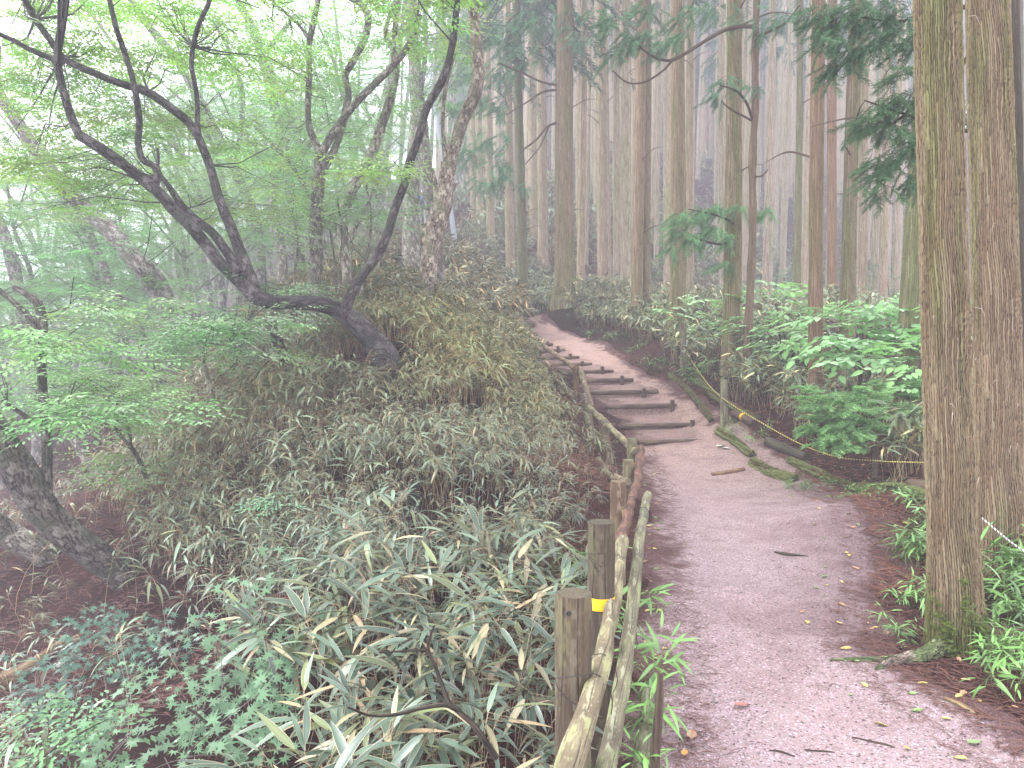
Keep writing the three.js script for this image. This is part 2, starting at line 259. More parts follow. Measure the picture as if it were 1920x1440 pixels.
const TPS = (() => { // thin plate spline, slightly slack
  const n = LEVELS.length, N = n + 3, A = Array.from({ length: N }, () => new Float64Array(N + 1)), k = (r2) => (r2 < 1e-9 ? 0 : r2 * Math.log(r2) * 0.5);
  for (let i = 0; i < n; i++) { for (let j = 0; j < n; j++) A[i][j] = k((LEVELS[i][0] - LEVELS[j][0]) ** 2 + (LEVELS[i][1] - LEVELS[j][1]) ** 2); A[i][i] += 0.25; A[i][n] = A[n][i] = 1; A[i][n + 1] = A[n + 1][i] = LEVELS[i][0]; A[i][n + 2] = A[n + 2][i] = LEVELS[i][1]; A[i][N] = LEVELS[i][2]; }
  for (let c = 0; c < N; c++) { let m = c; for (let r = c + 1; r < N; r++) if (Math.abs(A[r][c]) > Math.abs(A[m][c])) m = r; [A[c], A[m]] = [A[m], A[c]]; for (let r = 0; r < N; r++) if (r !== c && A[r][c]) { const f = A[r][c] / A[c][c]; for (let q = c; q <= N; q++) A[r][q] -= f * A[c][q]; } }
  const w = A.map((r, i) => r[N] / r[i]);
  return (x, z) => { let s = w[n] + w[n + 1] * x + w[n + 2] * z; for (let i = 0; i < n; i++) { const dx = x - LEVELS[i][0], dz = z - LEVELS[i][1]; s += w[i] * k(dx * dx + dz * dz); } return s; };
})();
// left and right edge of the walked path by z
const EDGES = [[6, 0.1, 2.3], [0, 0.15, 2.2], [-2.87, 0.47, 2.1], [-3.93, 0.66, 1.95], [-4.8, 0.82, 2.4], [-5.7, 0.98, 2.85], [-7.7, 1.35, 3.5], [-10, 1.7, 3.7], [-11.5, 1.8, 3.45], [-13.1, 1.59, 3.1], [-14.7, 1.3, 2.85], [-16.3, 0.75, 2.45], [-17.9, 0.5, 2.25], [-19.5, 0.4, 1.95], [-21, 0.35, 1.25], [-22.5, 0, 0.6], [-24.5, -0.75, -0.05], [-28.5, -2, -0.9], [-33, -3.3, -2.2], [-38, -5, -3.9]];
const edges = (z) => lin(EDGES, z);
const edgeDist = (x, z) => { const e = edges(z); return Math.min(x - e[0], e[1] - x) + (fbm(x * 1.6 + 3, z * 1.6, 180, 4) - 0.5) * 0.5; };
// stairs: each log [right u, v, left u, depth]
const STEPS = [[1345, 823, 1195, 11.5], [1305, 793, 1165, 12.3], [1268, 757, 1135, 13.1], [1234, 731, 1104, 13.9], [1187, 709, 1085, 14.7], [1150, 693, 1050, 15.5], [1110, 680, 1022, 16.3], [1086, 667, 1005, 17.1], [1059, 654, 998, 17.9], [1036, 643, 990, 18.7]];
const STAIR = STEPS.map(([ur, vr, ul, d]) => { const b = P(ur, vr, d), a = P(ul, vr + 3, d - 0.12); return { a, b, z: -d }; });
const soft = (x) => x;
const mound = (x, z) => { const f = edges(z); const out = Math.max(f[0] - x, x - f[1]); return sstep(0.1, 0.9, out); };
const bump = (x, z) => (fbm(x * 0.9 + 40, z * 0.9 + 70, 50, 3) - 0.5) * 0.34 + (fbm(x * 4 + 9, z * 4 + 3, 54, 2) - 0.5) * 0.07;
const H = (x, z) => TPS(x, z) + bump(x, z) * mound(x, z) * (z < -60 || x < -30 ? 0.4 : 1);
// the treads of the stair: level between logs
function treads(x, z, y) {
  if (z > -11.2 || z < -18.9) return y;
  for (let i = 0; i < STAIR.length; i++) {
    const s = STAIR[i], n = STAIR[i + 1] ?? { z: -19.5, a: s.a.clone().add(V(0, 0.15, 0)) };
    if (z <= s.z + 0.03 && z > n.z + 0.03) {
      const lvl = (q, zz) => q.a.y * 0.5 + q.b.y * 0.5 - 0.005 + 0.09 * (q.z - zz) / 0.8, up = sstep(s.z + 0.03, s.z - 0.05, z), below = STAIR[i - 1];
      const t = sstep(s.b.x - 0.02, s.b.x - 0.5, x) * sstep(s.a.x - 0.3, s.a.x - 0.1, x);
      return lerp(y, below ? lerp(lvl(below, z), lvl(s, z), up) : lvl(s, z), t);
    }
  }
  return y;
}

{ // the ground: one sheet, fine near the camera and coarse far away
  const NX = 300, NZ = 330, pos = [], uv = [], col = [], idx = [];
  const warp = (t, far) => { const k = 3.9; return Math.sinh(t * k) / Math.sinh(k) * far; };
  for (let j = 0; j <= NZ; j++) for (let i = 0; i <= NX; i++) {
    const x = warp(i / NX * 2 - 1, 75), tz = j / NZ, z = 8 - (tz < 0.06 ? tz * 100 : 6 + warp((tz - 0.06) / 0.94, 96));
    const e = edges(z), inside = edgeDist(x, z);
    let y = H(x, z) - (z < 7 && z > -37 ? sstep(-0.15, 0.25, inside) * 0.06 : 0);
    pos.push(x, y, z); uv.push(x / 1.1, -z / 1.1 + y * 0.5);
    const n = fbm(x * 0.7 + 5, z * 0.7, 60, 3), m = fbm(x * 2.3, z * 2.3, 63, 3);
    let c = mix3([0.72, 0.6, 0.58], [1.25, 1.0, 0.92], n); c = mix3(c, [0.42, 0.36, 0.33], sstep(0.5, 0.75, m) * 0.7);
    if (z < -20) c = mix3(c, [0.55, 0.62, 0.4], 0.35 * sstep(0.4, 0.6, m));
    if (x > 2 && z < -5) c = mix3(c, [0.6, 0.75, 0.25], 0.5 * sstep(0.55, 0.7, fbm(x * 1.4 + 3, z * 1.4, 66, 3)));
    if (z < -12.5 && z > -25 && x > e[1] - 0.1 && x < e[1] + 2) c = mix3(c, [0.55, 0.85, 0.25], 0.75 * sstep(0.42, 0.6, fbm(x * 2.1 + 8, z * 2.1, 67, 3)));
    const humus = z < 1 && z > -24 ? 1 - 0.5 * sstep(-0.6, -1.2, x - e[0]) * sstep(-5, -3.2, x + (z + 8) * -0.35) : 1;
    col.push(c[0] * 0.58 * humus, c[1] * 0.58 * humus, c[2] * 0.62 * humus);
  }
  for (let j = 0; j < NZ; j++) for (let i = 0; i < NX; i++) { const a = j * (NX + 1) + i, b = a + NX + 1; idx.push(a, a + 1, b, a + 1, b + 1, b); }
  const g = new THREE.BufferGeometry(); g.setAttribute('position', new THREE.Float32BufferAttribute(pos, 3)); g.setAttribute('uv', new THREE.Float32BufferAttribute(uv, 2)); g.setAttribute('color', new THREE.Float32BufferAttribute(col, 3)); g.setIndex(idx); g.computeVertexNormals();
  top('ground', g, M.ground, 'brown needle-covered forest ground falling away to the left and rising behind', 'forest floor', null, 'structure');
}
const pathY = (x, z) => { const e = edges(z), inside = Math.min(x - e[0], e[1] - x); return treads(x, z, H(x, z) + 0.012 + (fbm(x * 3, z * 3, 70, 3) - 0.5) * 0.05 * sstep(-0.1, 0.3, inside)); };
{ // the path: crushed granite, darker with trodden needles along its edges
  const NX = 72, pos = [], uv = [], col = [], idx = []; let rows = 0;
  const zs = []; for (let z = 5; z > -37; z -= z < 1 && z > -20 ? 0.035 : 0.09) zs.push(z);
  for (const z of zs) {
    const e = edges(z);
    for (let i = 0; i <= NX; i++) {
      const mgn = 0.6, x = lerp(e[0] - mgn, e[1] + mgn, i / NX), inside = edgeDist(x, z);
      let y = pathY(x, z) - sstep(0.05, -0.35, inside) * 0.14 - sstep(-0.2, -0.6, Math.min(x - e[0], e[1] - x)) * 0.15;
      pos.push(x, y, z); uv.push(x / 1.4, -z / 1.4);
      const n = fbm(x * 1.7 + 11, z * 1.7, 71, 4), fine = fbm(x * 9, z * 9, 75, 3), mid = fbm(x * 0.8 + 2, z * 0.8 + 2, 78, 3), far = sstep(-6, -14, z);
      let c = mix3([0.54, 0.47, 0.485], [0.64, 0.55, 0.56], n); c = mix3(c, [0.8, 0.62, 0.5], far * 0.85); { const q = fbm(x * 5 + 3, z * 5, 79, 4); c = mix3(c, [0.42, 0.33, 0.33], sstep(0.5, 0.72, q) * 0.4); };
      const dirt = [0.18, 0.11, 0.105];
      let k = Math.max(sstep(0.24, 0.02, inside + (n - 0.5) * 0.3 + (fine - 0.5) * 0.4), sstep(0.1, 0.02, inside));
      const right = sstep(0.95, 0.1, e[1] - x + (mid - 0.5) * 1.3 + (fine - 0.5) * 0.4) * (z < -4.2 && z > -9 ? 0.6 : 0.12) * (z < -14 ? 0.4 : 1);
      k = Math.max(k, right, sstep(0.6, 0.8, n) * 0.25, (z < -11.3 && z > -19 && x < STAIR[clamp(Math.floor((-z - 11.5) / 0.8), 0, 9)].b.x - 0.1 + (n - 0.5) ? 0.32 + 0.5 * (fine - 0.4) : 0));
      c = mix3(c, dirt, clamp(k, 0, 1) * 0.92);
      col.push(...c);
    }
    rows++;
  }
  for (let j = 0; j < rows - 1; j++) for (let i = 0; i < NX; i++) { const a = j * (NX + 1) + i, b = a + NX + 1; idx.push(a, a + 1, b, a + 1, b + 1, b); }
  const g = new THREE.BufferGeometry(); g.setAttribute('position', new THREE.Float32BufferAttribute(pos, 3)); g.setAttribute('uv', new THREE.Float32BufferAttribute(uv, 2)); g.setAttribute('color', new THREE.Float32BufferAttribute(col, 3)); g.setIndex(idx); g.computeVertexNormals();
  top('path', g, M.path, 'pinkish gravel footpath climbing from the foreground beside the log stair', 'footpath', null, 'structure');
}

// ------------------------------------------------------------------ log fence on the left of the path
const tintLog = (base, r = 0.12, o = 0) => (x, y, z) => { const n = fbm(x * 6 + o, y * 3 + z * 6, 80, 2); return base.map((b) => b * (1 - r + 2 * r * n)); };
const lump = (amp, o = 0) => (th, al) => (fbm(Math.cos(th) * 1.5 + o + 9, al * 3 + Math.sin(th) * 1.5 + 9, 84, 2) - 0.5) * amp;
function post(u, v, w, d, below, lean = [0, 0]) { // a pole standing in the ground, seen with its top at u, v
  const t = P(u, v, d), r = w / 2 / F * d, y0 = Math.min(H(t.x, t.z), t.y - 0.3) - below;
  return [{ p: V(t.x + lean[0], y0, t.z + lean[1]), r: r * 1.02 }, { p: t.clone().lerp(V(t.x + lean[0], y0, t.z + lean[1]), 0.04), r }, { p: t, r: r * 0.96 }];
}
const ring = (c, axis, r, rr = 0.0016) => { const g = new THREE.TorusGeometry(r, rr, 5, 20); g.applyQuaternion(new THREE.Quaternion().setFromUnitVectors(V(0, 0, 1), axis.clone().normalize())); g.translate(c.x, c.y, c.z); return g; };
const wireTube = (pts, r = 0.0016, n = 30) => new THREE.TubeGeometry(new THREE.CatmullRomCurve3(pts), n, r, 5);
{
  const fence = thing('log_fence', 'weathered log fence of short posts and wired rails along the left path edge', 'fence', null);
  const fp = [
    [1075, 1112, 70, 2.06, [0.58, 0.52, 0.42]], [1127, 978, 52, 2.9, [0.42, 0.38, 0.31]], [1159, 902, 30, 5.1, [0.95, 0.75, 0.6]], [1178, 862, 21, 7.2, [0.85, 0.8, 0.62]], [1184, 822, 17, 8.5, [0.75, 0.78, 0.55]], [1130, 786, 18, 10, [0.9, 0.78, 0.65], [0.12, 0]], [1096, 738, 15, 11.5, [1.05, 0.97, 0.85], [0.16, 0]], [1080, 686, 11, 14, [1.1, 0.75, 0.5]], [968, 608, 9, 20, [1.1, 0.8, 0.55]],
  ];
  fp.forEach(([u, v, w, d, c, lean], i) => {
    const n = post(u, v, w, d, 0.25, lean), near = d < 4;
    const m = part('post', tube(n, { seg: near ? 40 : 14, step: near ? 0.02 : 0.1, smooth: false, uw: 0.32, vh: 1.1, disp: lump(w / F * d * 0.05, i * 3), col: tintLog(c, 0.2, i) }), M.log, fence, ['short round post nearest the viewer with a flat grey top', 'dark cracked post with a yellow band', null, null, 'post with a scrap of yellow tape', null, null, 'orange-brown post halfway up the stair', null][i]);
    const tp = n[2].p, ax = n[2].p.clone().sub(n[0].p).normalize();
    if (i === 1) { const c0 = P(u, 1127, d); part('yellow_band', new THREE.CylinderGeometry(n[1].r * 1.035, n[1].r * 1.045, 0.046, 40, 1, true).translate(tp.x, c0.y, tp.z), M.tape, m); }
    if (i === 4) { const c0 = P(u, 876, d); part('tape', new THREE.CylinderGeometry(n[1].r * 1.06, n[1].r * 1.06, 0.11, 16, 1, true, -0.9, 1.9).translate(tp.x, c0.y, tp.z), M.tape, m); }
    if (i === 0) { const k = P(u - 9, 1150, d - 0.052); part('bolt_hole', new THREE.TorusGeometry(0.0052, 0.0026, 8, 16).translate(k.x, k.y, k.z), M.wire, m); }
  });
  const rails = [
    [[[1012, 1660, 80, 1.1], [1070, 1440, 58, 1.5], [1131, 1222, 36, 2.35], [1168, 1014, 22, 4.05]], [1.1, 1.1, 0.85], 'greenish rail with flaking pale bark nearest the viewer'],
    [[[1150, 1040, 22, 3.9], [1163, 1012, 21, 4.15], [1180, 958, 18, 5.1], [1195, 892, 16, 6.9], [1203, 840, 14, 8.5]], [0.72, 0.4, 0.34], 'rail with red-brown peeling bark'],
    [[[1085, 1640, 58, 1.55], [1135, 1440, 40, 2.1], [1176, 1220, 29, 2.95], [1198, 1024, 21, 4.2], [1208, 958, 17, 5.2], [1214, 928, 15.5, 5.7]], [0.92, 1.0, 0.8], 'lower grey-green lichened rail'],
    [[[1190, 846, 12, 8.4], [1177, 834, 12, 8.7], [1140, 797, 12, 10], [1120, 778, 11.5, 10.7], [1104, 763, 11, 11.4]], [1.2, 1.12, 0.85], 'pale bent rail below the first steps'],
    [[[1110, 764, 10.5, 11.35], [1094, 714, 10.5, 13], [1088, 694, 10, 14]], [1.0, 0.8, 0.6], 'tan rail rising to the orange-brown post'],
    [[[1094, 704, 9, 13.9], [1060, 678, 8.5, 15.6], [1030, 656, 8, 17.2], [965, 607, 7, 20.6]], [1.1, 0.82, 0.58], 'long orange-tan rail running up beside the stair'],
    [[[1178, 905, 14, 6.9], [1140, 888, 12.5, 8.6], [1122, 862, 12, 9.8]], [1.05, 0.95, 0.8], null],
  ];
  rails.forEach(([pts, c, label], i) => part('rail', tube(px(pts), { seg: pts[0][2] > 30 ? 32 : 12, step: pts[0][2] > 30 ? 0.025 : 0.06, uw: 0.2, vh: 0.9, disp: lump(pts[0][2] > 30 ? 0.014 : 0.04, i * 5 + 2), col: tintLog(c, i === 1 ? 0.6 : 0.35, i * 7) }), M.log, fence, label ?? undefined));
  // wire ties
  const wires = [
    [[1041, 1271, 1.99], [1058, 1270, 1.98], [1090, 1266, 1.985], [1112, 1263, 2.0], [1130, 1272, 2.05], [1142, 1290, 2.1], [1148, 1315, 2.12], [1146, 1338, 2.14]],
    [[1041, 1272, 1.99], [1044, 1286, 1.985], [1062, 1308, 1.98], [1088, 1327, 1.97]],
    [[1114, 1228, 2.15], [1128, 1226, 2.2], [1143, 1236, 2.28], [1154, 1256, 2.34], [1157, 1280, 2.36], [1150, 1298, 2.36]],
    [[1102, 1040, 2.84], [1120, 1038, 2.83], [1150, 1040, 3.0], [1172, 1046, 3.6]],
    [[1104, 1042, 2.84], [1124, 1060, 2.83], [1152, 1072, 3.2]], [[1104, 1044, 2.84], [1118, 1066, 2.83], [1146, 1086, 2.95]],
  ];
  for (const w of wires) part('wire', wireTube(w.map((q) => P(...q)), 0.0015), M.wire, fence);
  for (const [u, v, d, r, du, dv] of [[1179, 1190, 3.3, 0.034, 6, -40], [1180, 1206, 3.2, 0.034, 6, -40], [1165, 1030, 4, 0.035, 8, -40], [1196, 1040, 4.2, 0.034, 4, -40], [1206, 960, 5.1, 0.034, 4, -40], [1184, 940, 5.4, 0.036, 6, -40], [1200, 850, 8.2, 0.04, 3, -40], [1115, 772, 10.8, 0.05, -30, -25], [1080, 702, 14, 0.062, 0, -30]]) part('wire', ring(P(u, v, d), P(u + du, v + dv, d + 0.6).sub(P(u, v, d)), r, 0.002), M.wire, fence);
}
// ------------------------------------------------------------------ log stair
{
  const st = thing('log_stair', 'stair of ten dark split logs climbing to the left beside the sandy ramp', 'stair');
  STAIR.forEach((s, i) => {
    const a = s.a.clone(), b = s.b.clone(), r = 0.04, mid = a.clone().lerp(b, 0.5);
    for (const q of [a, b, mid]) q.y -= r * 0.75;
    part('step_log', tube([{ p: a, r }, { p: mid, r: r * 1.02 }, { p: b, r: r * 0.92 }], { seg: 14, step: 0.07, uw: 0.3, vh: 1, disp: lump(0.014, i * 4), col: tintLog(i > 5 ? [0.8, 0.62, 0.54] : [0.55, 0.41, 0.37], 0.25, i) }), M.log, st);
    const k = a.clone().lerp(b, i < 3 ? 0.93 : 0.78), f = V(0, 0, 0.085); k.add(f);
    part('stake', tube([{ p: k.clone().add(V(0, -0.2, 0)), r: 0.042 }, { p: k.clone().add(V(0.005, 0.07 + (i % 3) * 0.015, 0)), r: 0.038 }], { seg: 10, step: 0.05, smooth: false, uw: 0.2, disp: lump(0.012, i) , col: tintLog([0.5, 0.37, 0.33], 0.2, i) }), M.log, st);
  });
  part('stringer', tube(px([[1076, 742, 13, 13.6], [1044, 716, 12, 14.9], [1008, 690, 10, 16.6], [985, 672, 9, 18]]), { seg: 12, step: 0.12, disp: lump(0.02, 3), col: tintLog([0.75, 0.6, 0.52], 0.2) }), M.log, st, 'log that edges the open left side of the stair');
}
{
  const st = thing('log_stair', 'distant steep flight of orange-brown steps between the forked tree and grey pole', 'stair');
  for (let i = 0; i < 15; i++) {
    const t = i / 14, c = P(lerp(846, 797, t), lerp(474, 428, t), lerp(31.5, 37.5, t));
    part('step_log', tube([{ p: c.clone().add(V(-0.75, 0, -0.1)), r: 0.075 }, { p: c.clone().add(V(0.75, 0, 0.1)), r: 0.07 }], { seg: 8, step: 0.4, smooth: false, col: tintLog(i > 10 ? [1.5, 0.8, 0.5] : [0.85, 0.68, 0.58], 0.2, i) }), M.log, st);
  }
}
// ------------------------------------------------------------------ rope fence and edging on the right
{
  const rf = thing('rope_fence', 'low fence of two thin posts and striped rope beside the right bank', 'fence');
  const roped = (pts, r, dark, light, twist) => { const c = new THREE.CatmullRomCurve3(pts.map((q) => P(...q))), L = c.getLength(); return tube(Array.from({ length: 60 }, (_, i) => ({ p: c.getPoint(i / 59), r })), { seg: 8, step: L > 6 ? 0.012 : 0.006, smooth: false, disp: (th, al) => 0.18 * r * Math.cos(2 * (th - al * twist)), col: (x, y, z, al, th) => (Math.cos(th - al * twist) > 0 ? light : dark) }); };
  part('post', tube(post(1282, 606, 11, 14.5, 0.2), { seg: 12, step: 0.1, smooth: false, disp: lump(0.01), col: tintLog([0.9, 0.85, 0.72]) }), M.log, rf);
  part('post', tube(post(1358, 712, 14, 11.5, 0.2), { seg: 14, step: 0.1, smooth: false, disp: lump(0.01, 4), col: tintLog([0.95, 0.98, 0.8]) }), M.log, rf);
  part('wire', ring(P(1282, 652, 14.5), UP, 0.066, 0.006), M.wire, rf);
  part('rope', roped([[1282, 652, 14.4], [1318, 708, 12.8], [1357, 748, 11.4], [1420, 788, 10.6], [1500, 832, 9.6], [1572, 857, 8.6], [1640, 864, 7.9], [1757, 868, 6.6], [1800, 868, 6]], 0.0065, [0.03, 0.028, 0.02], [0.66, 0.55, 0.14], 120), M.plain, rf, 'yellow and black rope');
  part('rope', roped([[1842, 972, 4.98], [1870, 996, 4.8], [1915, 1030, 4.5], [1990, 1070, 4.2]], 0.0055, [0.07, 0.065, 0.06], [0.75, 0.73, 0.68], 160), M.plain, rf, 'white rope tied to the second trunk');
}
const logAt = (list, mat, o) => { const n = px(list); for (const q of n) { if (o?.rest !== undefined) q.p.y = Math.max(H(q.p.x, q.p.z), q.p.z > -14 ? pathYsafe(q.p.x, q.p.z) : -99) + q.r * o.rest; } return tube(n, { seg: 16, step: 0.06, uw: 0.3, vh: 1, disp: lump(o?.rough ?? 0.02, o?.seed ?? 1), col: tintLog(o?.c ?? [0.6, 0.5, 0.42], 0.25, o?.seed ?? 1) }); };
function pathYsafe(x, z) { const e = edges(z); return x > e[0] && x < e[1] ? pathY(x, z) : -99; }
const TUFT = (() => { const b = new MB(), q = rngOf(2); for (let k = 0; k < 10; k++) { const a = q() * 6.28, e = q() * 1.3, L = 0.014 + q() * 0.014; b.stick([[0, 0, 0, 0.0026], [Math.cos(a) * Math.cos(e) * L, Math.sin(e) * L, Math.sin(a) * Math.cos(e) * L, 0.0008]], [1, 1, 1]); } return b.geo(); })();
// moss grows as a thicker skin over the upper side of a log
function mossyLog(label, list, seed, cover) {
  const t = thing('mossy_log', label, 'log', 'rotting edge logs'), n = px(list.map(([u, v, w, d]) => [u, v, w * 0.55, d])); for (const q of n) q.p.y = H(q.p.x, q.p.z) + q.r * 0.5;
  part('wood', tube(n, { seg: 18, step: 0.05, uw: 0.3, vh: 1, disp: lump(0.03, seed), col: tintLog([0.42, 0.34, 0.28], 0.3, seed) }), M.log, t);
  const up = n.map((q) => ({ p: q.p.clone().add(V(0, q.r * 0.2, 0)), r: q.r * 0.9 }));
  part('moss', tube(up, { seg: 36, step: 0.02, disp: (th, al) => { const k = fbm(Math.cos(th) * 1.4 + seed, al * 3.2 + Math.sin(th) * 1.4 + 7, 90, 4); return (k > 1 - cover ? 0.006 + (k - 1 + cover) * 0.09 + (fbm(th * 8, al * 45, 91, 2) - 0.5) * 0.03 : -0.03); } }), M.moss, t);
  const r = rngOf(seed), tuft = [];
  for (let k = 0; k < 420; k++) { const f = r() * (n.length - 1), i = Math.min(n.length - 2, Math.floor(f)), c = n[i].p.clone().lerp(n[i + 1].p, f - i), a = (r() - 0.5) * 2.4, rr = n[i].r * 1.02, g = 0.6 + r() * 0.8; const side = V(0, 0, 0).crossVectors(n[i + 1].p.clone().sub(n[i].p).normalize(), UP); tuft.push({ p: c.addScaledVector(side, Math.sin(a) * rr).add(V(0, Math.cos(a) * rr, 0)), q: euler((r() - 0.5) * 1, r() * 6.28, (r() - 0.5) * 1), s: 0.6 + r() * 1.6, c: r() < 0.3 ? [0.2 * g, 0.09 * g, 0.06 * g] : [0.13 * g, 0.16 * g, 0.035 * g] }); }
  instanced('moss_tufts', TUFT, M.plain, tuft, t);
}
mossyLog('mossy edge log at the foot of the shorter rope post', [[1348, 790, 22, 11.4], [1378, 806, 22, 10.9], [1410, 822, 20, 10.4]], 2, 0.62);
mossyLog('bright green mossy log along the path edge right of the lowest step', [[1412, 815, 24, 10.2], [1448, 836, 25, 9.7], [1492, 856, 25, 9.2]], 5, 0.7);
mossyLog('long mossy log lying in red needles between rope and path', [[1482, 822, 20, 10], [1530, 845, 22, 9.3], [1600, 885, 24, 8.2], [1680, 925, 25, 7.2], [1760, 955, 26, 6.4]], 8, 0.6);
mossyLog('dark mossy log on the bank behind the rope near the taller post', [[1296, 712, 16, 14], [1330, 742, 17, 13], [1372, 774, 18, 12.2], [1420, 805, 17, 11.4]], 11, 0.5);
mossyLog('low mossy curb log beside the upper end of the lowest steps', [[1255, 702, 16, 14.6], [1290, 738, 17, 13.4], [1335, 775, 19, 12]], 14, 0.35);
{
  const n = px([[1374, 752, 14, 11.8], [1394, 766, 14, 11.5], [1414, 781, 14, 11.2]]); for (const q of n) q.p.y = H(q.p.x, q.p.z) + q.r * 1.2;
  const t = thing('fallen_post', 'purple-brown fallen post with a yellow band behind the rope', 'post');
  part('wood', tube(n, { seg: 20, step: 0.05, smooth: false, disp: lump(0.008), col: tintLog([0.52, 0.36, 0.34]) }), M.log, t);
  const ax = n[2].p.clone().sub(n[0].p).normalize(), b = new THREE.CylinderGeometry(n[1].r * 1.05, n[1].r * 1.05, 0.07, 24, 1, true); b.applyQuaternion(new THREE.Quaternion().setFromUnitVectors(UP, ax)); const c = n[1].p; b.translate(c.x, c.y, c.z);
  part('yellow_band', b, M.tape, t);
}
top('fallen_log', logAt([[1440, 782, 18, 10.6], [1470, 798, 19, 10.3], [1512, 826, 16, 9.9]], M.log, { rest: 0.8, c: [0.36, 0.32, 0.27], seed: 4 }), M.log, 'dark rotting log lying in needles left of the cedar sapling', 'log');
top('fallen_log', logAt([[1708, 912, 26, 7.0], [1735, 926, 26, 6.8], [1775, 946, 24, 6.5]], M.log, { rest: 0.8, c: [0.5, 0.36, 0.34], seed: 9 }), M.log, 'short purple-brown log end just left of the big near trunk', 'log');
top('leaning_log', tube(px([[1680, 862, 20, 8.2], [1700, 832, 19, 8.2], [1722, 798, 17, 8.2]]), { seg: 14, step: 0.08, disp: lump(0.02, 6), col: tintLog([0.7, 0.58, 0.45], 0.2) }), M.log, 'leaning broken log under the cedar sapling and broad sasa leaves', 'log');
top('stump', tube(px([[1742, 892, 22, 7.2], [1741, 870, 20, 7.2], [1740, 846, 18, 7.2]]), { seg: 14, step: 0.08, disp: lump(0.02, 7), col: tintLog([0.7, 0.48, 0.4], 0.2) }), M.log, 'brown broken stump close behind the big near trunk', 'stump');
top('ground_log', logAt([[1176, 1470, 40, 2.45], [1197, 1400, 37, 2.7], [1211, 1330, 31, 3.1], [1217, 1270, 26, 3.5]], M.log, { rest: 0.9, c: [0.75, 0.85, 0.66], seed: 21, rough: 0.012 }), M.log, 'grey-green log lying on the ground under the fence rails', 'log');
top('rotten_stake', tube(px([[1226, 1470, 22, 2.62], [1230, 1400, 21, 2.64], [1236, 1320, 17, 2.66], [1239, 1262, 9, 2.68]]), { seg: 18, step: 0.02, uw: 0.2, disp: lump(0.022, 27), col: tintLog([0.5, 0.38, 0.35], 0.5, 2) }), M.log, 'crumbling brown stake at the left edge of the gravel in front', 'stake');
// ------------------------------------------------------------------ grey pole and its cables, far up the trail
{
  const t = thing('utility_pole', 'leaning pale grey pole beside the distant steps', 'pole'), n = px([[858, 492, 10, 29.5], [846, 400, 9.5, 29.5], [825, 258, 8.5, 29.5], [812, 178, 8, 29.5]]);
  part('shaft', tube(n, { seg: 14, step: 0.5 }), M.steel, t);
  part('clamp', ring(P(850, 440, 29.5), n[1].p.clone().sub(n[0].p), 0.1, 0.02), M.wire, t);
  const r = rngOf(3);
  for (const [e, m] of [[[952, -10, 20], [892, 92, 24]], [[940, -12, 20.5], [880, 92, 24.3]], [[925, -10, 21], [868, 90, 25]]]) part('cable', wireTube([P(820, 196, 29.4), P(...m), P(...e), P(e[0] + 130, e[1] - 260, 15)], 0.017), M.wire, t);
}

// ------------------------------------------------------------------ leaves
const LG = [0.2, 0.335, 0.125];
function leafBlade(b, p, d, n, len, wid, cols, { rows = 4, droop = 0.15, fold = 0.12, margin = null } = {}) { // a lance-shaped blade from p along d, face up n
  const s = V(0, 0, 0).crossVectors(d, n).normalize(), cs = margin ? [-1, -0.8, 0, 0.8, 1] : [-1, 0, 1], base = b.p.length / 3, m = cs.length;
  for (let k = 0; k <= rows; k++) {
    const t = k / rows, w = wid * 0.5 * Math.pow(Math.sin(Math.PI * Math.min(1, 0.06 + 0.94 * Math.pow(t, 0.72))), 0.8) + 0.0003;
    for (const c of cs) {
      const up = Math.abs(c) * fold * wid - droop * len * t * t;
      b.v(p.x + d.x * len * t + s.x * w * c + n.x * up, p.y + d.y * len * t + s.y * w * c + n.y * up, p.z + d.z * len * t + s.z * w * c + n.z * up, margin && Math.abs(c) === 1 ? margin : c === 0 ? cols[1] : cols[0]);
    }
  }
  for (let k = 0; k < rows; k++) for (let j = 0; j < m - 1; j++) { const a = base + k * m + j; b.quad(a, a + 1, a + m + 1, a + m); }
}
function spray(seed, { n = 17, len = 0.42, leaf = 0.062, ratio = 0.5, rows = 2 } = {}) { // a flat twig of alternate leaves along +x
  const b = new MB(), r = rngOf(seed), pts = [];
  for (let k = 0; k <= 6; k++) { const t = k / 6; pts.push([t * len, -0.05 * len * t * t, Math.sin(t * 5 + seed) * 0.018 * len * 3, 0.0022 * (1 - 0.7 * t)]); }
  b.stick(pts, [0.06, 0.045, 0.03]);
  const side = (t) => [t * len, -0.05 * len * t * t, Math.sin(t * 5 + seed) * 0.018 * len * 3];
  for (let k = 0; k < n; k++) {
    const t = k < n - 1 ? 0.1 + 0.9 * k / n : 1, q = side(t), sg = k === n - 1 ? 0 : k % 2 ? 1 : -1, a = sg * (0.75 + r() * 0.5), tilt = (r() - 0.6) * 0.7, off = sg * (r() * 0.09 * (1 - t) + 0.01);
    const d = V(Math.cos(a), tilt * 0.5, Math.sin(a)).normalize(), nn = V((r() - 0.5) * 0.5, 1, (r() - 0.5) * 0.6); nn.addScaledVector(d, -nn.dot(d)).normalize();
    const g = 0.8 + r() * 0.45, L = leaf * (0.7 + r() * 0.5);
    leafBlade(b, V(q[0], q[1] + (r() - 0.5) * 0.03, q[2] + off), d, nn, L, L * ratio, [LG.map((c) => c * g), LG.map((c) => c * g * 1.15)], { rows, droop: 0.2 });
  }
  return b.geo();
}
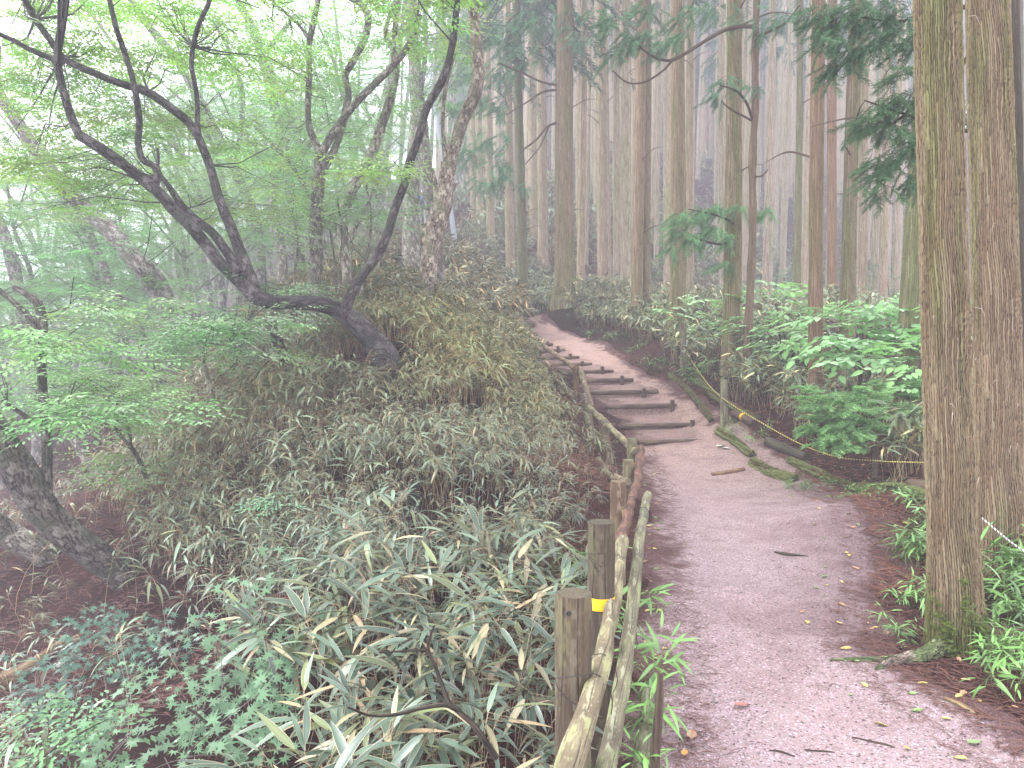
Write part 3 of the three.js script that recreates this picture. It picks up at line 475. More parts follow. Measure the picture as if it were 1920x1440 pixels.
function starSpray(seed) { // maple: seven-pointed leaves on a twig
  const b = new MB(), r = rngOf(seed); b.stick([[0, 0, 0, 0.002], [0.14, 0.01, 0.01, 0.0016], [0.3, 0, 0, 0.0008]], [0.1, 0.05, 0.035]);
  for (let k = 0; k < 9; k++) {
    const sg = k % 2 ? 1 : -1, t = 0.1 + 0.9 * k / 9, q = V(t * 0.32, (r() - 0.5) * 0.045, sg * (0.02 + r() * 0.09) * (1.2 - t)), R = 0.03 + r() * 0.02, yaw = sg * 0.7 + (r() - 0.5), tx = (r() - 0.5) * 1.1, tz = (r() - 0.5) * 1.1, g = 0.8 + r() * 0.4, c = [0.13 * g, 0.24 * g, 0.12 * g], c2 = c.map((x) => x * 1.2);
    const o = b.v(q.x, q.y, q.z, c2), lobes = 7, ids = [];
    for (let j = 0; j <= lobes * 2; j++) { const a = yaw + (j / (lobes * 2) - 0.5) * 4.7, odd = j % 2, m = odd ? 1 - Math.abs(j - lobes) / lobes * 0.45 : 0.34, x = Math.cos(a) * R * m, z = Math.sin(a) * R * m; ids.push(b.v(q.x + x, q.y + x * tx + z * tz - m * m * 0.008, q.z + z, odd ? c : c2)); }
    for (let j = 0; j < ids.length - 1; j++) b.tri(o, ids[j], ids[j + 1]);
  }
  return b.geo();
}
const SPRAYS = [spray(1), spray(2, { n: 21, len: 0.5 }), spray(3, { n: 15, len: 0.36, leaf: 0.07 })];
const SPRAY_FAR = [spray(11, { n: 15, len: 0.62, leaf: 0.105, rows: 1 }), spray(12, { n: 17, len: 0.7, leaf: 0.1, rows: 1 })];
const SPRAY_BIG = [spray(21, { n: 11, len: 0.44, leaf: 0.115, ratio: 0.62, rows: 3 }), spray(22, { n: 9, len: 0.36, leaf: 0.125, ratio: 0.6, rows: 3 })];
const MAPLE = starSpray(31);
// a plate of foliage: sprays radiating almost level round a point
function plate(out, c, R, n, r, tone, tilt = 0.25, sc = 1) {
  const ax = (r() - 0.5) * tilt, az = (r() - 0.5) * tilt;
  for (let k = 0; k < n; k++) {
    const a = r() * 6.283, q = Math.sqrt(r()) * R, x = Math.cos(a) * q, z = Math.sin(a) * q, g = 0.75 + r() * 0.5;
    out.push({ p: V(c.x + x, c.y + x * az + z * ax + (r() - 0.5) * 0.12 * (R + 0.4) - q * q * 0.06, c.z + z), q: euler((r() - 0.5) * 0.5 + ax, -a + (r() - 0.5) * 1.2, (r() - 0.6) * 0.5 + az), s: sc * (0.75 + r() * 0.55), c: tone.map((t) => t * g) });
  }
}
const split = (items, geos, mat, parent, name) => geos.forEach((g, k) => { const some = items.filter((_, i) => i % geos.length === k); if (some.length) instanced(name, g, mat, some, parent); });

// a broadleaf tree from limbs read off the photograph; plates are clumps of leaves joined to the nearest limb by twigs
function broadleaf(label, limbs, plates, { tint = [1, 1, 1], seed = 1, tone = [1, 1, 1], seg = 14, category = 'tree', group, geos = SPRAYS, sc = 1, density = 1, name = 'broadleaf_tree', root } = {}) {
  const t = thing(name, label, category, group), r = rngOf(seed), pts = [];
  limbs.forEach((l, i) => {
    const n = px(l);
    if (i === 0 && root !== false) { const b = n[0].p, y = H(b.x, b.z); n.unshift({ p: V(b.x + (b.x - n[1].p.x) * 0.15, Math.min(y, b.y) - 0.25, b.z), r: n[0].r * 1.1 }); }
    const rr = Math.max(...n.map((q) => q.r));
    part(i === 0 ? 'trunk' : 'branch', tube(n, { seg: rr > 0.08 ? 24 : seg, step: rr > 0.1 ? 0.06 : 0.12, uw: 0.4, vh: 0.8, disp: lump(rr * 0.16, seed + i * 3), col: (x, y, z) => { const k = fbm(x * 3, y * 3 + z, 95, 2); return tint.map((c) => c * (0.75 + 0.5 * k)); } }), M.grey, t);
    for (let k = 1; k < n.length; k++) for (let m = 0; m < 3; m++) pts.push(n[k - 1].p.clone().lerp(n[k].p, m / 3));
  });
  const leaves = [], tw = new MB();
  for (const [u, v, d, R, n] of plates) {
    const c = P(u, v, d);
    plate(leaves, c, R, Math.round(n * density), r, tone.map((x) => x * (0.85 + r() * 0.35)), 0.4, sc);
    let best = null, bd = 9; for (const q of pts) { const e = q.distanceTo(c) + Math.max(0, q.y - c.y) * 0.5; if (e < bd) { bd = e; best = q; } }
    if (best && bd < 4.5) {
      const m = best.clone().lerp(c, 0.5).add(V((r() - 0.5) * 0.25, 0.12 + r() * 0.2, (r() - 0.5) * 0.25)), q = best.clone().lerp(c, 0.25).add(V((r() - 0.5) * 0.1, 0.05, (r() - 0.5) * 0.1)), w = 0.0035 + 0.0032 * bd;
      tw.stick([[best.x, best.y, best.z, w], [q.x, q.y, q.z, w * 0.8], [m.x, m.y, m.z, w * 0.6], [c.x, c.y, c.z, w * 0.3]], [0.05, 0.042, 0.035], 4);
      for (let k = 0; k < 3; k++) { const a = r() * 6.28, e = c.clone().add(V(Math.cos(a) * R * 0.9, (r() - 0.6) * 0.15, Math.sin(a) * R * 0.9)), s = m.clone().lerp(c, 0.3 + r() * 0.5); tw.stick([[s.x, s.y, s.z, w * 0.4], [e.x, e.y, e.z, w * 0.15]], [0.05, 0.042, 0.035], 3); }
    }
  }
  if (leaves.length) split(leaves, geos, M.leaf, t, 'crown');
  if (tw.i.length) tag(part('twig_tangle', tw.geo(), M.plain, t), null, null, null, 'stuff');
  return t;
}
const cloud = (r, n, [u0, u1, v0, v1], [d0, d1], [R0, R1], [n0, n1]) => Array.from({ length: n }, () => [lerp(u0, u1, r()), lerp(v0, v1, r()), lerp(d0, d1, r()), lerp(R0, R1, r()), lerp(n0, n1, r())]);
{
  const r = rngOf(77), D = [0.3, 0.28, 0.29], DD = [0.3, 0.29, 0.31], Y = [1.35, 1.22, 0.9];
  // A: the great leaning tree with its arching limb
  broadleaf('dark leaning tree whose arching limb reaches across the upper left', [
    [[722, 668, 49.9, 11], [700, 640, 44.7], [664, 602, 37.0, 10.9], [632, 580, 32.7], [600, 570, 28.4, 10.7], [554, 567, 26.7, 10.5], [510, 566, 28.4, 10.3], [479, 556, 32.7, 10.2]],
    [[484, 562, 29.2, 10.2], [462, 540, 25.8], [443, 522, 23.2], [407, 487, 22.4, 10], [382, 453, 22.4], [356, 422, 22.4, 9.8], [327, 395, 21.5], [300, 363, 21.5, 9.6], [265, 334, 20.6], [233, 310, 19.8, 9.4], [187, 277, 18.9, 9.2], [147, 253, 17.2, 9.1]],
    [[150, 256, 17.2, 9.1], [136, 226, 15.5], [123, 187, 14.6, 9], [113, 150, 13.8], [108, 112, 14.6, 8.9], [110, 75, 12.0], [117, 33, 11.2, 8.8], [121, -30, 9.5, 8.7]],
    [[110, 118, 12.0, 8.9], [88, 106, 10.3], [60, 95, 9.5, 8.8], [22, 74, 8.6], [-30, 52, 7.7, 8.6]],
    [[479, 556, 29.2, 10.2], [468, 520, 24.9], [452, 476, 21.5], [435, 431, 18.9, 10.1], [410, 370, 17.2], [393, 310, 15.5], [372, 256, 14.6, 10]],
    [[372, 258, 12.9, 10], [370, 225, 8.6], [370, 193, 8.2], [364, 150, 8.6, 9.8], [359, 126, 8.6], [362, 87, 8.6], [372, 47, 8.6, 9.6], [395, -5, 7.7], [400, -60, 6.9]],
    [[372, 256, 14.6, 10], [350, 226, 16.3], [317, 200, 15.5, 9.8], [277, 173, 15.5], [227, 157, 13.8, 9.6], [167, 133, 12.9, 9.4], [118, 108, 12.0], [92, 72, 11.2, 9.2], [66, 36, 11.2], [40, -14, 10.3, 9]],
    [[448, 512, 18.9, 10.15], [426, 474, 17.2], [398, 436, 16.3], [372, 416, 15.5], [346, 392, 14.6], [322, 358, 11.2, 10], [300, 328, 7.7]],
    [[292, 346, 13.8, 9.6], [294, 316, 12.0], [268, 300, 12.0], [259, 272, 11.2], [261, 232, 12.0], [256, 187, 11.2, 9.4], [247, 143, 10.3], [234, 100, 10.3], [218, 53, 9.5, 9.2], [204, -6, 8.6]],
    [[294, 318, 6.9, 9.6], [297, 296, 6.0], [296, 278, 4.3]],
    [[646, 592, 22.4, 10.9], [652, 566, 20.6, 10.8], [664, 541, 18.9], [686, 508, 17.2, 10.7], [711, 474, 16.3], [726, 440, 17.2, 10.6], [741, 389, 15.5], [758, 346, 15.5, 10.5], [767, 305, 15.5], [787, 253, 14.6, 10.3], [800, 202, 15.5], [828, 153, 14.6, 10.1], [843, 108, 12.9], [851, 66, 12.9, 10], [858, 0, 11.2], [864, -60, 9.5]],
    [[503, 596, 20.6, 10.35], [512, 620, 19.8, 10.4], [524, 650, 18.9, 10.5], [545, 700, 20.6, 10.5]],
  ], [...cloud(r, 56, [-20, 300, -40, 420], [9.6, 13], [0.4, 0.75], [18, 30]), ...cloud(r, 40, [230, 600, -40, 420], [10.2, 13], [0.4, 0.7], [12, 22]), ...cloud(r, 3, [670, 760, 290, 320], [9.6, 10.1], [0.25, 0.35], [10, 14]), ...cloud(r, 8, [760, 880, -60, 40], [9, 11], [0.4, 0.6], [14, 20]), ...cloud(r, 150, [-700, 1100, -2400, -80], [4, 12], [0.7, 1.1], [22, 32])], { tint: D, seed: 5, tone: [1.5, 1.4, 0.95] });
  // B, C: paired grey trunks behind it
  broadleaf('slim grey tree with two upright stems behind the arching limb', [
    [[591, 572, 30, 13], [590, 540, 25], [591, 487, 23], [591, 431, 23], [594, 383, 23, 12.9], [598, 333, 22], [602, 287, 22]],
    [[601, 290, 16, 12.9], [590, 264, 13], [580, 240, 12], [577, 200, 11], [580, 140, 11], [580, 80, 11, 12.7], [590, 33, 11], [598, -10, 10]],
    [[580, 75, 7, 12.7], [563, 50, 5.5], [540, 28, 5], [500, -6, 4.5]],
    [[602, 288, 17, 12.9], [620, 256, 14], [642, 225, 14], [673, 187, 13, 12.8], [707, 153, 13], [737, 123, 12], [767, 83, 12, 12.6], [787, 28, 11]],
    [[600, 330, 14, 12.95], [622, 290, 13], [638, 250, 13], [648, 207, 13], [653, 173, 12], [647, 143, 12], [661, 117, 12, 12.8], [683, 73, 13], [690, 40, 12], [680, 10, 11], [655, -4, 10]],
  ], [...cloud(r, 30, [500, 800, -60, 300], [13, 16], [0.45, 0.8], [14, 24]), ...cloud(r, 30, [400, 850, -700, -60], [11, 16], [0.6, 1], [16, 24])], { tint: [0.72, 0.7, 0.68], seed: 9, tone: [1.2, 1.3, 1.1] });
  broadleaf('pale lichened trunk just right of the slim two-stemmed tree', [
    [[652, 560, 24, 14.5], [651, 514, 20], [646, 464, 20], [643, 426, 20], [648, 390, 21], [660, 356, 21, 14.3], [676, 330, 20], [697, 287, 19], [717, 230, 18], [731, 187, 16, 14.1], [743, 133, 13], [738, 96, 13]],
    [[738, 96, 10, 14.1], [723, 67, 8], [727, 40, 8], [744, -5, 7]], [[738, 96, 10, 14.1], [740, 60, 9], [743, 20, 8], [746, -10, 8]],
    [[656, 456, 8, 14.4], [668, 425, 7], [680, 403, 7], [694, 370, 6], [713, 326, 5], [706, 300, 4]],
  ], [...cloud(r, 14, [640, 800, -40, 200], [13, 16], [0.5, 0.8], [12, 20]), [690, 395, 14, 0.35, 8]], { tint: [1.15, 1.1, 1.05], seed: 12, tone: [1.15, 1.2, 1.0] });
  // D: the forked tree by the trail
  broadleaf('forked tree with torn whitish bark in the middle of the slope', [
    [[793, 594, 32, 14], [801, 540, 30], [806, 480, 32], [818, 430, 36], [830, 380, 37], [836, 345, 30], [840, 305, 27]],
    [[842, 318, 24, 14], [854, 270, 22], [871, 218, 23], [889, 180, 25, 13.8], [897, 133, 23], [893, 83, 22], [890, 33, 20], [888, -20, 18]],
    [[836, 300, 12, 14], [832, 262, 8], [830, 233, 7], [833, 183, 7], [840, 140, 7], [850, 112, 6], [857, 100, 5]],
    [[820, 372, 14, 14], [812, 330, 11, 14.2], [808, 316, 9]], [[843, 362, 8, 14], [852, 350, 6], [856, 344, 5]],
  ], [...cloud(r, 6, [800, 900, -60, 60], [13, 15], [0.4, 0.7], [12, 18]), ...cloud(r, 30, [700, 1050, -700, -60], [12, 16], [0.6, 1], [16, 24])], { tint: [1.1, 0.98, 0.88], seed: 15, tone: [1, 1.1, 0.95] });
  broadleaf('tall mottled trunk standing upright left of the forked tree', [
    [[772, 478, 36, 21], [770, 440, 31], [771, 400, 29], [773, 340, 27], [778, 270, 26], [782, 200, 25], [778, 133, 23], [773, 67, 21], [770, -20, 20]],
    [[780, 215, 10, 21], [792, 150, 9], [798, 80, 8], [796, 0, 7]],
  ], [...cloud(r, 16, [640, 860, -80, 240], [18, 24], [0.8, 1.3], [12, 20])], { tint: [0.95, 0.97, 0.9], seed: 18, tone: [0.85, 1, 0.9], geos: SPRAY_FAR });
  broadleaf('dim grey trunk leaning behind the forked tree', [[[818, 480, 26, 19], [812, 420, 24], [803, 360, 22], [798, 300, 21], [794, 240, 18], [786, 160, 15]]], [...cloud(r, 8, [760, 860, 20, 200], [18, 22], [0.7, 1.1], [12, 18])], { tint: [0.7, 0.68, 0.66], seed: 20, tone: [0.85, 1, 0.9], geos: SPRAY_FAR });
  // F: the heavy leaning trunks at the left edge
  broadleaf('thick dark trunk leaning out of the left edge above bare soil', [
    [[250, 1096, 56, 8.5], [187, 1047, 56, 8.3], [127, 1003, 58, 8.1], [87, 967, 60, 8], [40, 890, 64, 7.9], [4, 836, 60, 7.8], [-60, 740, 54, 7.7], [-120, 600, 48, 7.6]],
    [[86, 975, 22, 8.02], [88, 935, 19, 8], [88, 880, 18], [88, 813, 18], [83, 763, 17], [79, 720, 16], [78, 663, 16, 7.9], [80, 630, 16], [78, 590, 18], [70, 568, 16], [50, 552, 11], [26, 538, 9]],
    [[76, 632, 12, 7.9], [66, 612, 11], [53, 592, 11], [30, 570, 10], [-10, 538, 9]],
    [[84, 810, 11, 8], [62, 792, 9.5], [30, 768, 8], [4, 752, 7]],
  ], [...cloud(r, 20, [-40, 260, 540, 800], [6.6, 9.5], [0.4, 0.7], [14, 22])], { tint: [0.45, 0.43, 0.41], seed: 23, tone: [1.15, 1.3, 1.1] });
  broadleaf('second thick trunk half hidden under the leaning one at the left edge', [[[146, 1086, 40, 10], [110, 1062, 44], [67, 1030, 46, 9.8], [20, 1006, 50], [-40, 966, 50, 9.6], [-120, 900, 46]]], [], { tint: [0.7, 0.66, 0.64], seed: 26 });
  // slender understory trees
  broadleaf('slender pale sapling rising from sasa below the arching limb', [
    [[566, 800, 17, 10], [552, 760, 15], [534, 722, 14], [514, 676, 13, 9.8], [498, 634, 10], [492, 606, 8]],
    [[520, 688, 8, 9.8], [500, 660, 7], [480, 640, 6], [470, 610, 5], [462, 596, 4]], [[514, 676, 7, 9.8], [470, 655, 5.5, 9.5], [430, 648, 4.5, 9.2], [370, 640, 4, 9]],
  ], [...cloud(r, 20, [320, 520, 580, 660], [8.6, 10], [0.32, 0.5], [12, 18]), ...cloud(r, 8, [480, 580, 530, 565], [10.7, 11.2], [0.25, 0.4], [8, 12])], { tint: [1.05, 1, 0.92], seed: 29, tone: [0.95, 1.05, 1.0], density: 0.6 });
  broadleaf('thin straight pale stem standing alone in the dry sasa', [[[414, 850, 10, 11.5], [407, 800, 9], [398, 742, 8.5], [388, 705, 8], [380, 672, 7]]], [...cloud(r, 10, [330, 420, 600, 690], [10.5, 12], [0.35, 0.55], [10, 15])], { tint: [1.3, 1.25, 1.15], seed: 31, tone: [0.9, 1.15, 1.1] });
  broadleaf('thin dark sapling with wiry forks left of the pale stem', [
    [[292, 960, 9, 10], [272, 890, 8.5], [252, 846, 8], [238, 830, 7], [214, 800, 5.5], [200, 776, 4]], [[245, 836, 6, 10], [240, 800, 5], [218, 760, 4.5], [190, 740, 4], [160, 706, 3.5]], [[214, 800, 4.5, 10], [176, 786, 4], [130, 782, 3.5], [60, 784, 3]],
  ], [...cloud(r, 12, [130, 300, 680, 800], [9, 10.6], [0.35, 0.55], [12, 18]), ...cloud(r, 4, [200, 260, 850, 920], [9.4, 9.9], [0.25, 0.35], [8, 12])], { tint: [0.55, 0.5, 0.46], seed: 34, tone: [1.1, 1.25, 0.95] });
  [[574, 690, 598, 540], [606, 700, 622, 560], [640, 650, 636, 500], [548, 660, 552, 520], [676, 610, 690, 470]].forEach(([u0, v0, u1, v1], k) => broadleaf(`${['first', 'second', 'third', 'fourth', 'fifth'][[1, 2, 3, 0, 4][k]]} thin bare stem from the left behind the arching limb`, [[[u0, v0, 7, 13], [(u0 + u1) / 2 + (k % 2 ? 4 : -4), (v0 + v1) / 2, 6, 13], [u1, v1, 5, 13], [u1 + 6, v1 - 60, 4, 13.2], [u1 - 4, v1 - 130, 3, 13.4]]], cloud(r, 3, [u1 - 50, u1 + 50, v1 - 170, v1 - 60], [12.8, 13.8], [0.3, 0.5], [8, 12]), { tint: [0.8, 0.76, 0.72], seed: 60 + k, group: 'thin stems behind the arching limb', category: 'sapling' }));
  // leaning trunks fading into the mist on the left slope
  const G = 'trees leaning out over the misty left slope', GT = [0.85, 0.83, 0.82];
  for (const [label, limbs, cl, s] of [
    ['broad pale trunk leaning left through the mist behind the arching limb', [[[352, 752, 42, 17.5], [330, 700, 38], [318, 610, 36], [300, 540, 36], [266, 500, 36, 17], [207, 432, 34], [160, 392, 30], [100, 330, 26, 16.5], [40, 240, 22], [-40, 120, 18]], [[330, 620, 22, 17.5], [285, 545, 20], [240, 480, 16], [180, 400, 12]]], [[20, 420, 250, 620], [15, 20]], 41],
    ['dark slanting trunk left of the broad pale one', [[[290, 740, 24, 19], [268, 640, 22], [248, 598, 20], [213, 550, 19], [190, 490, 17], [150, 400, 14], [120, 330, 12]]], [[60, 320, 300, 600], [17, 21]], 42],
    ['pale bare-looking trunk low on the misty slope near the left edge', [[[192, 905, 18, 16], [176, 880, 17], [160, 857, 16], [134, 815, 15], [110, 760, 13], [70, 690, 11], [20, 600, 9]]], [[-30, 260, 560, 760], [14, 18]], 43],
    ['faint grey trunk slanting at the far left behind hanging leaves', [[[70, 760, 26, 20], [52, 640, 24], [20, 480, 22], [0, 420, 20], [-40, 330, 16]]], [[-40, 200, 380, 640], [18, 23]], 44],
    ['faint upright trunk seen between the two grey stems and the dark limb', [[[530, 560, 20, 20], [528, 480, 19], [517, 420, 18], [511, 383, 17], [517, 340, 16], [505, 310, 12], [486, 296, 10], [460, 250, 8]], [[517, 345, 10, 20], [528, 305, 9], [540, 260, 7]]], [[400, 640, 240, 500], [18, 23]], 45],
    ['hazy forked tree high above the slope in the upper middle left', [[[560, 470, 20, 24], [540, 330, 19], [520, 220, 17], [497, 130, 15], [478, 60, 13], [440, -10, 11]], [[497, 100, 10, 24], [520, 70, 8], [545, 40, 7]]], [[380, 640, 0, 300], [22, 27]], 46],
    ['hazy slanting trunk in the upper left behind the black limbs', [[[480, 420, 18, 24], [420, 280, 17], [370, 180, 16], [330, 110, 15], [280, 50, 14], [240, -10, 12]], [[440, 330, 9, 24], [455, 180, 8], [432, 100, 7], [400, 40, 6]]], [[200, 520, 0, 320], [22, 27]], 47],
    ['thin dark tree with a bent side branch left of the slim two-stemmed tree', [[[640, 610, 9, 16], [612, 480, 8], [588, 390, 8], [560, 330, 7], [520, 280, 6], [480, 240, 5]], [[600, 430, 6, 16], [625, 400, 6], [632, 440, 5]]], [[480, 700, 220, 420], [15, 18]], 48],
  ]) broadleaf(label, limbs, cloud(r, 26, cl[0], cl[1], [0.6, 1.1], [14, 22]), { tint: GT, seed: s, tone: [0.95, 1.15, 0.95], geos: SPRAY_FAR, group: G });
}
// hazy woods farther down and up the left slope
function wildTree(seed, h, lean) {
  const r = rngOf(seed), t = new THREE.Group(), nodes = [], n = 6, limbs = [];
  for (let k = 0; k <= n; k++) { const f = k / n; nodes.push({ p: V(-lean * h * f * f + (r() - 0.5) * 0.25 * (k ? 1 : 0), f * h * 0.85 - (k ? 0 : 0.6), (r() - 0.5) * 0.4 * (k ? 1 : 0)), r: 0.13 * (1 - 0.75 * f) }); }
  part('trunk', tube(nodes, { seg: 9, step: 0.5, disp: lump(0.03, seed) }), M.grey, t);
  const leaves = [];
  for (let k = 0; k < 7; k++) {
    const i = 2 + Math.floor(r() * (n - 2)), b = nodes[i], a = r() * 6.28, L = 1.2 + r() * 2, m = b.p.clone().add(V(Math.cos(a) * L * 0.5, L * 0.4, Math.sin(a) * L * 0.5)), e = b.p.clone().add(V(Math.cos(a) * L, L * (0.5 + r() * 0.4), Math.sin(a) * L));
    part('branch', tube([{ p: b.p, r: b.r * 0.5 }, { p: m, r: b.r * 0.35 }, { p: e, r: 0.012 }], { seg: 6, step: 0.5 }), M.grey, t);
    for (const c of [m, e, e.clone().add(V(r() - 0.5, r() * 0.8 - 0.6, r() - 0.5))]) plate(leaves, c, 0.8 + r() * 0.5, 14, r, [1, 1.15, 0.95], 0.4);
  }
  for (let k = 0; k < 22; k++) { const a = r() * 6.28, q = 0.6 + r() * 2; plate(leaves, V(-lean * h * 0.5 + Math.cos(a) * q, h * (0.3 + r() * 0.72), Math.sin(a) * q), 0.7 + r() * 0.5, 13, r, [1, 1.15, 0.95], 0.4); }
  split(leaves, SPRAY_FAR, M.leaf, t, 'crown');
  return t;
}
{
  const protos = [wildTree(101, 9, 0.25), wildTree(102, 11, 0.35), wildTree(103, 8, 0.15)], r = rngOf(55), spots = [];
  let guard = 0;
  while (spots.length < 52 && guard++ < 4000) {
    const d = 19 + Math.pow(r(), 0.8) * 27, u = lerp(-120, 860, r()), x = (u - 960) / F * d, z = -d, y = H(x, z), e = edges(z);
    if (x > e[0] - 1.2 || spots.some((s) => Math.hypot(s.x - x, s.z - z) < 2.1)) continue;
    if (d < 30 && u > 690) continue;
    spots.push({ x, y, z, u });
  }
  spots.sort((a, b) => a.u - b.u);
  const word = ['first', 'second', 'third', 'fourth', 'fifth', 'sixth', 'seventh', 'eighth', 'ninth', 'tenth', 'eleventh', 'twelfth', 'thirteenth', 'fourteenth', 'fifteenth', 'sixteenth', 'seventeenth', 'eighteenth', 'nineteenth', 'twentieth', 'twenty-first', 'twenty-second', 'twenty-third', 'twenty-fourth', 'twenty-fifth', 'twenty-sixth'];
  spots.forEach((s, i) => {
    const t = protos[i % 3].clone(); t.name = numbered('misty_tree'); const half = i < 26;
    tag(t, half ? `${word[i]} pale misty tree from the left beyond the leaning trunks` : `${word[51 - i]} pale misty tree left of the cedar wood, counted leftward`, 'tree', 'misty broadleaf trees on the far left slope');
    t.position.set(s.x, s.y, s.z); t.rotation.y = r() * 6.28 * 0.15 + (i % 5) * 0.2 - 0.4; t.scale.setScalar(0.85 + r() * 0.4); scene.add(t);
  });
}

// ------------------------------------------------------------------ cedars
// foliage: drooping ropes of short needles along a branchlet that runs to +x
function cedarSpray(seed, { n = 26, len = 0.9, rope = 0.17, thick = 0.011, droop = 0.35, tone = [0.065, 0.135, 0.075] } = {}) {
  const b = new MB(), r = rngOf(seed), axis = (t) => [t * len, -droop * len * t * t * 0.6, Math.sin(t * 4 + seed) * 0.03];
  b.stick([0, 0.35, 0.7, 1].map((t) => [...axis(t), 0.007 * (1 - 0.8 * t)]), [0.09, 0.065, 0.045]);
  for (let k = 0; k < n; k++) {
    const t = 0.12 + 0.88 * Math.pow((k + r()) / n, 0.8), q = axis(Math.min(1, t)), sg = k % 2 ? 1 : -1, a = sg * (0.35 + r() * 0.8), L = rope * (0.7 + r() * 0.9) * (1.15 - 0.5 * t), g = 0.65 + r() * 0.6, c = tone.map((x) => x * g), tip = tone.map((x, i) => x * g * [1.7, 1.5, 1.25][i]);
    const dx = Math.cos(a) * L, dz = Math.sin(a) * L, dy = -L * (0.12 + r() * 0.45) * (droop + 0.3), lift = (r() - 0.3) * 0.06;
    const pts = [[q[0], q[1], q[2], thick * 0.7], [q[0] + dx * 0.5, q[1] + dy * 0.25 + lift, q[2] + dz * 0.5, thick], [q[0] + dx, q[1] + dy + lift, q[2] + dz, thick * 0.15]];
    b.stick(pts, c); for (let j = 0; j < 3; j++) { const i = (b.p.length / 3 - 3 + j) * 3; b.c[i] = tip[0]; b.c[i + 1] = tip[1]; b.c[i + 2] = tip[2]; }
    const m = 5; // needles standing off the rope
    for (let j = 0; j < m; j++) {
      const f = (j + 0.6) / m, e = [q[0] + dx * f, q[1] + dy * f * f + lift * Math.min(1, f * 2), q[2] + dz * f], s2 = j % 2 ? 1 : -1, na = a + s2 * (0.6 + r() * 0.4), nl = L * 0.32 * (1.1 - 0.5 * f);
      const x = e[0] + Math.cos(na) * nl, y = e[1] + (r() - 0.4) * nl * 0.6, z = e[2] + Math.sin(na) * nl, w = thick * 0.75;
      const v0 = b.v(e[0], e[1] + w, e[2], c), v1 = b.v(e[0] - dz / L * w, e[1] - w, e[2] + dx / L * w, c), v2 = b.v(x, y, z, tip); b.tri(v0, v1, v2);
    }
  }
  return b.geo();
}
const CED = [cedarSpray(1), cedarSpray(2, { len: 1.05 }), cedarSpray(3, { droop: 0.6 })];
const CED_FINE = [cedarSpray(5, { n: 44, len: 0.5, rope: 0.1, thick: 0.0045 }), cedarSpray(6, { n: 50, len: 0.55, rope: 0.095, thick: 0.0045, droop: 0.55 })];
const sapTone = [0.12, 0.24, 0.09];
const CED_SAP = [cedarSpray(7, { n: 40, len: 0.42, rope: 0.1, thick: 0.006, droop: 0.1, tone: sapTone }), cedarSpray(8, { n: 36, len: 0.36, rope: 0.11, thick: 0.006, droop: -0.15, tone: sapTone })];
const mossTint = (moss, base0, hi, base = [base0[0] * 0.89, base0[1] * 0.93, base0[2] * 0.93]) => (x, y, z, al, th) => { const n = fbm(th * 1.3 + base[0] * 9, y * 0.9 + 3, 120, 3), m = sstep(0.5 - moss * 0.35, 0.85 - moss * 0.3, n + (hi ? sstep(hi, 0, al) * 0.8 : 0)); const c = mix3(base, [base[0] * 0.74, base[1] * 0.93, base[2] * 0.62], m); return hi ? mix3(c, [0.36, 0.5, 0.12], sstep(hi, 0.25, al) * sstep(0.3, 0.55, n + sstep(0.7, 0.1, al) * 0.25)) : c; };
// a trunk between a foot and a point higher up, both read off the photograph, carried on to its full height
function cedarTrunk(foot, head, w, { height = 18, seg = 36, seed = 1, tint = [1, 1, 1], moss = 0.4, amp = 0.02, flare = 1.35, stepLow = 0.12, taper = 0.55, mat = M.cedar, mossHi } = {}) {
  const r = w / 2 / F * -foot.z, dir = head.clone().sub(foot).divideScalar(head.y - foot.y), rr = rngOf(seed), n = [];
  const hs = [-0.35, 0, 0.12, 0.3, 0.7, 1.5, 3, 5, 8, height * 0.7, height].filter((h) => h <= height).sort((a, b) => a - b);
  for (const h of hs) { const f = Math.max(0, h) / height, k = h <= 0 ? flare : h < 0.71 ? lerp(flare, 1, Math.min(1, Math.pow(h / 0.7, 0.6))) : 1; n.push({ p: foot.clone().addScaledVector(dir, h).add(V(Math.sin(h * 0.5 + seed) * 0.015 * (h > 0.7 ? 1 : 0), 0, Math.cos(h * 0.4 + seed) * 0.02)), r: r * k * (1 - taper * f) * 1.02 }); }
  const lobes = 3 + Math.floor(rr() * 3), ph = rr() * 6;
  return { r, dir, geo: tube(n, { seg, step: stepLow, uw: 0.5, vh: 1.5, smooth: false, disp: (th, al, q, p, uu, vv) => (barkAt(uu, vv) - 0.6) * amp + (al < 1.2 ? 0.16 * r * Math.cos(th * lobes + ph) * sstep(1.2, 0.1, al) : 0.025 * r * Math.sin(th * 2 + al + ph)), col: mossTint(moss, tint, mossHi) }) };
}
const cedarCrown = (r, h0, h1, n, reach) => { const out = []; for (let k = 0; k < n; k++) { const t = Math.pow(r(), 0.85), y = lerp(h0, h1, t), L = reach * (1 - 0.75 * t) * (0.6 + r() * 0.5), a = r() * 6.283; for (const f of [0.25, 0.55, 0.85]) { const x = Math.cos(a) * L * f, z = Math.sin(a) * L * f, g = 0.75 + r() * 0.5; out.push({ p: V(x, y - L * f * f * 0.25 + (r() - 0.5) * 0.2, z), q: euler((r() - 0.5) * 0.5, -a + (r() - 0.5) * 1.4, -0.25 - r() * 0.35), s: 0.9 + r() * 0.6, c: [g, g, g] }); } } return out; };
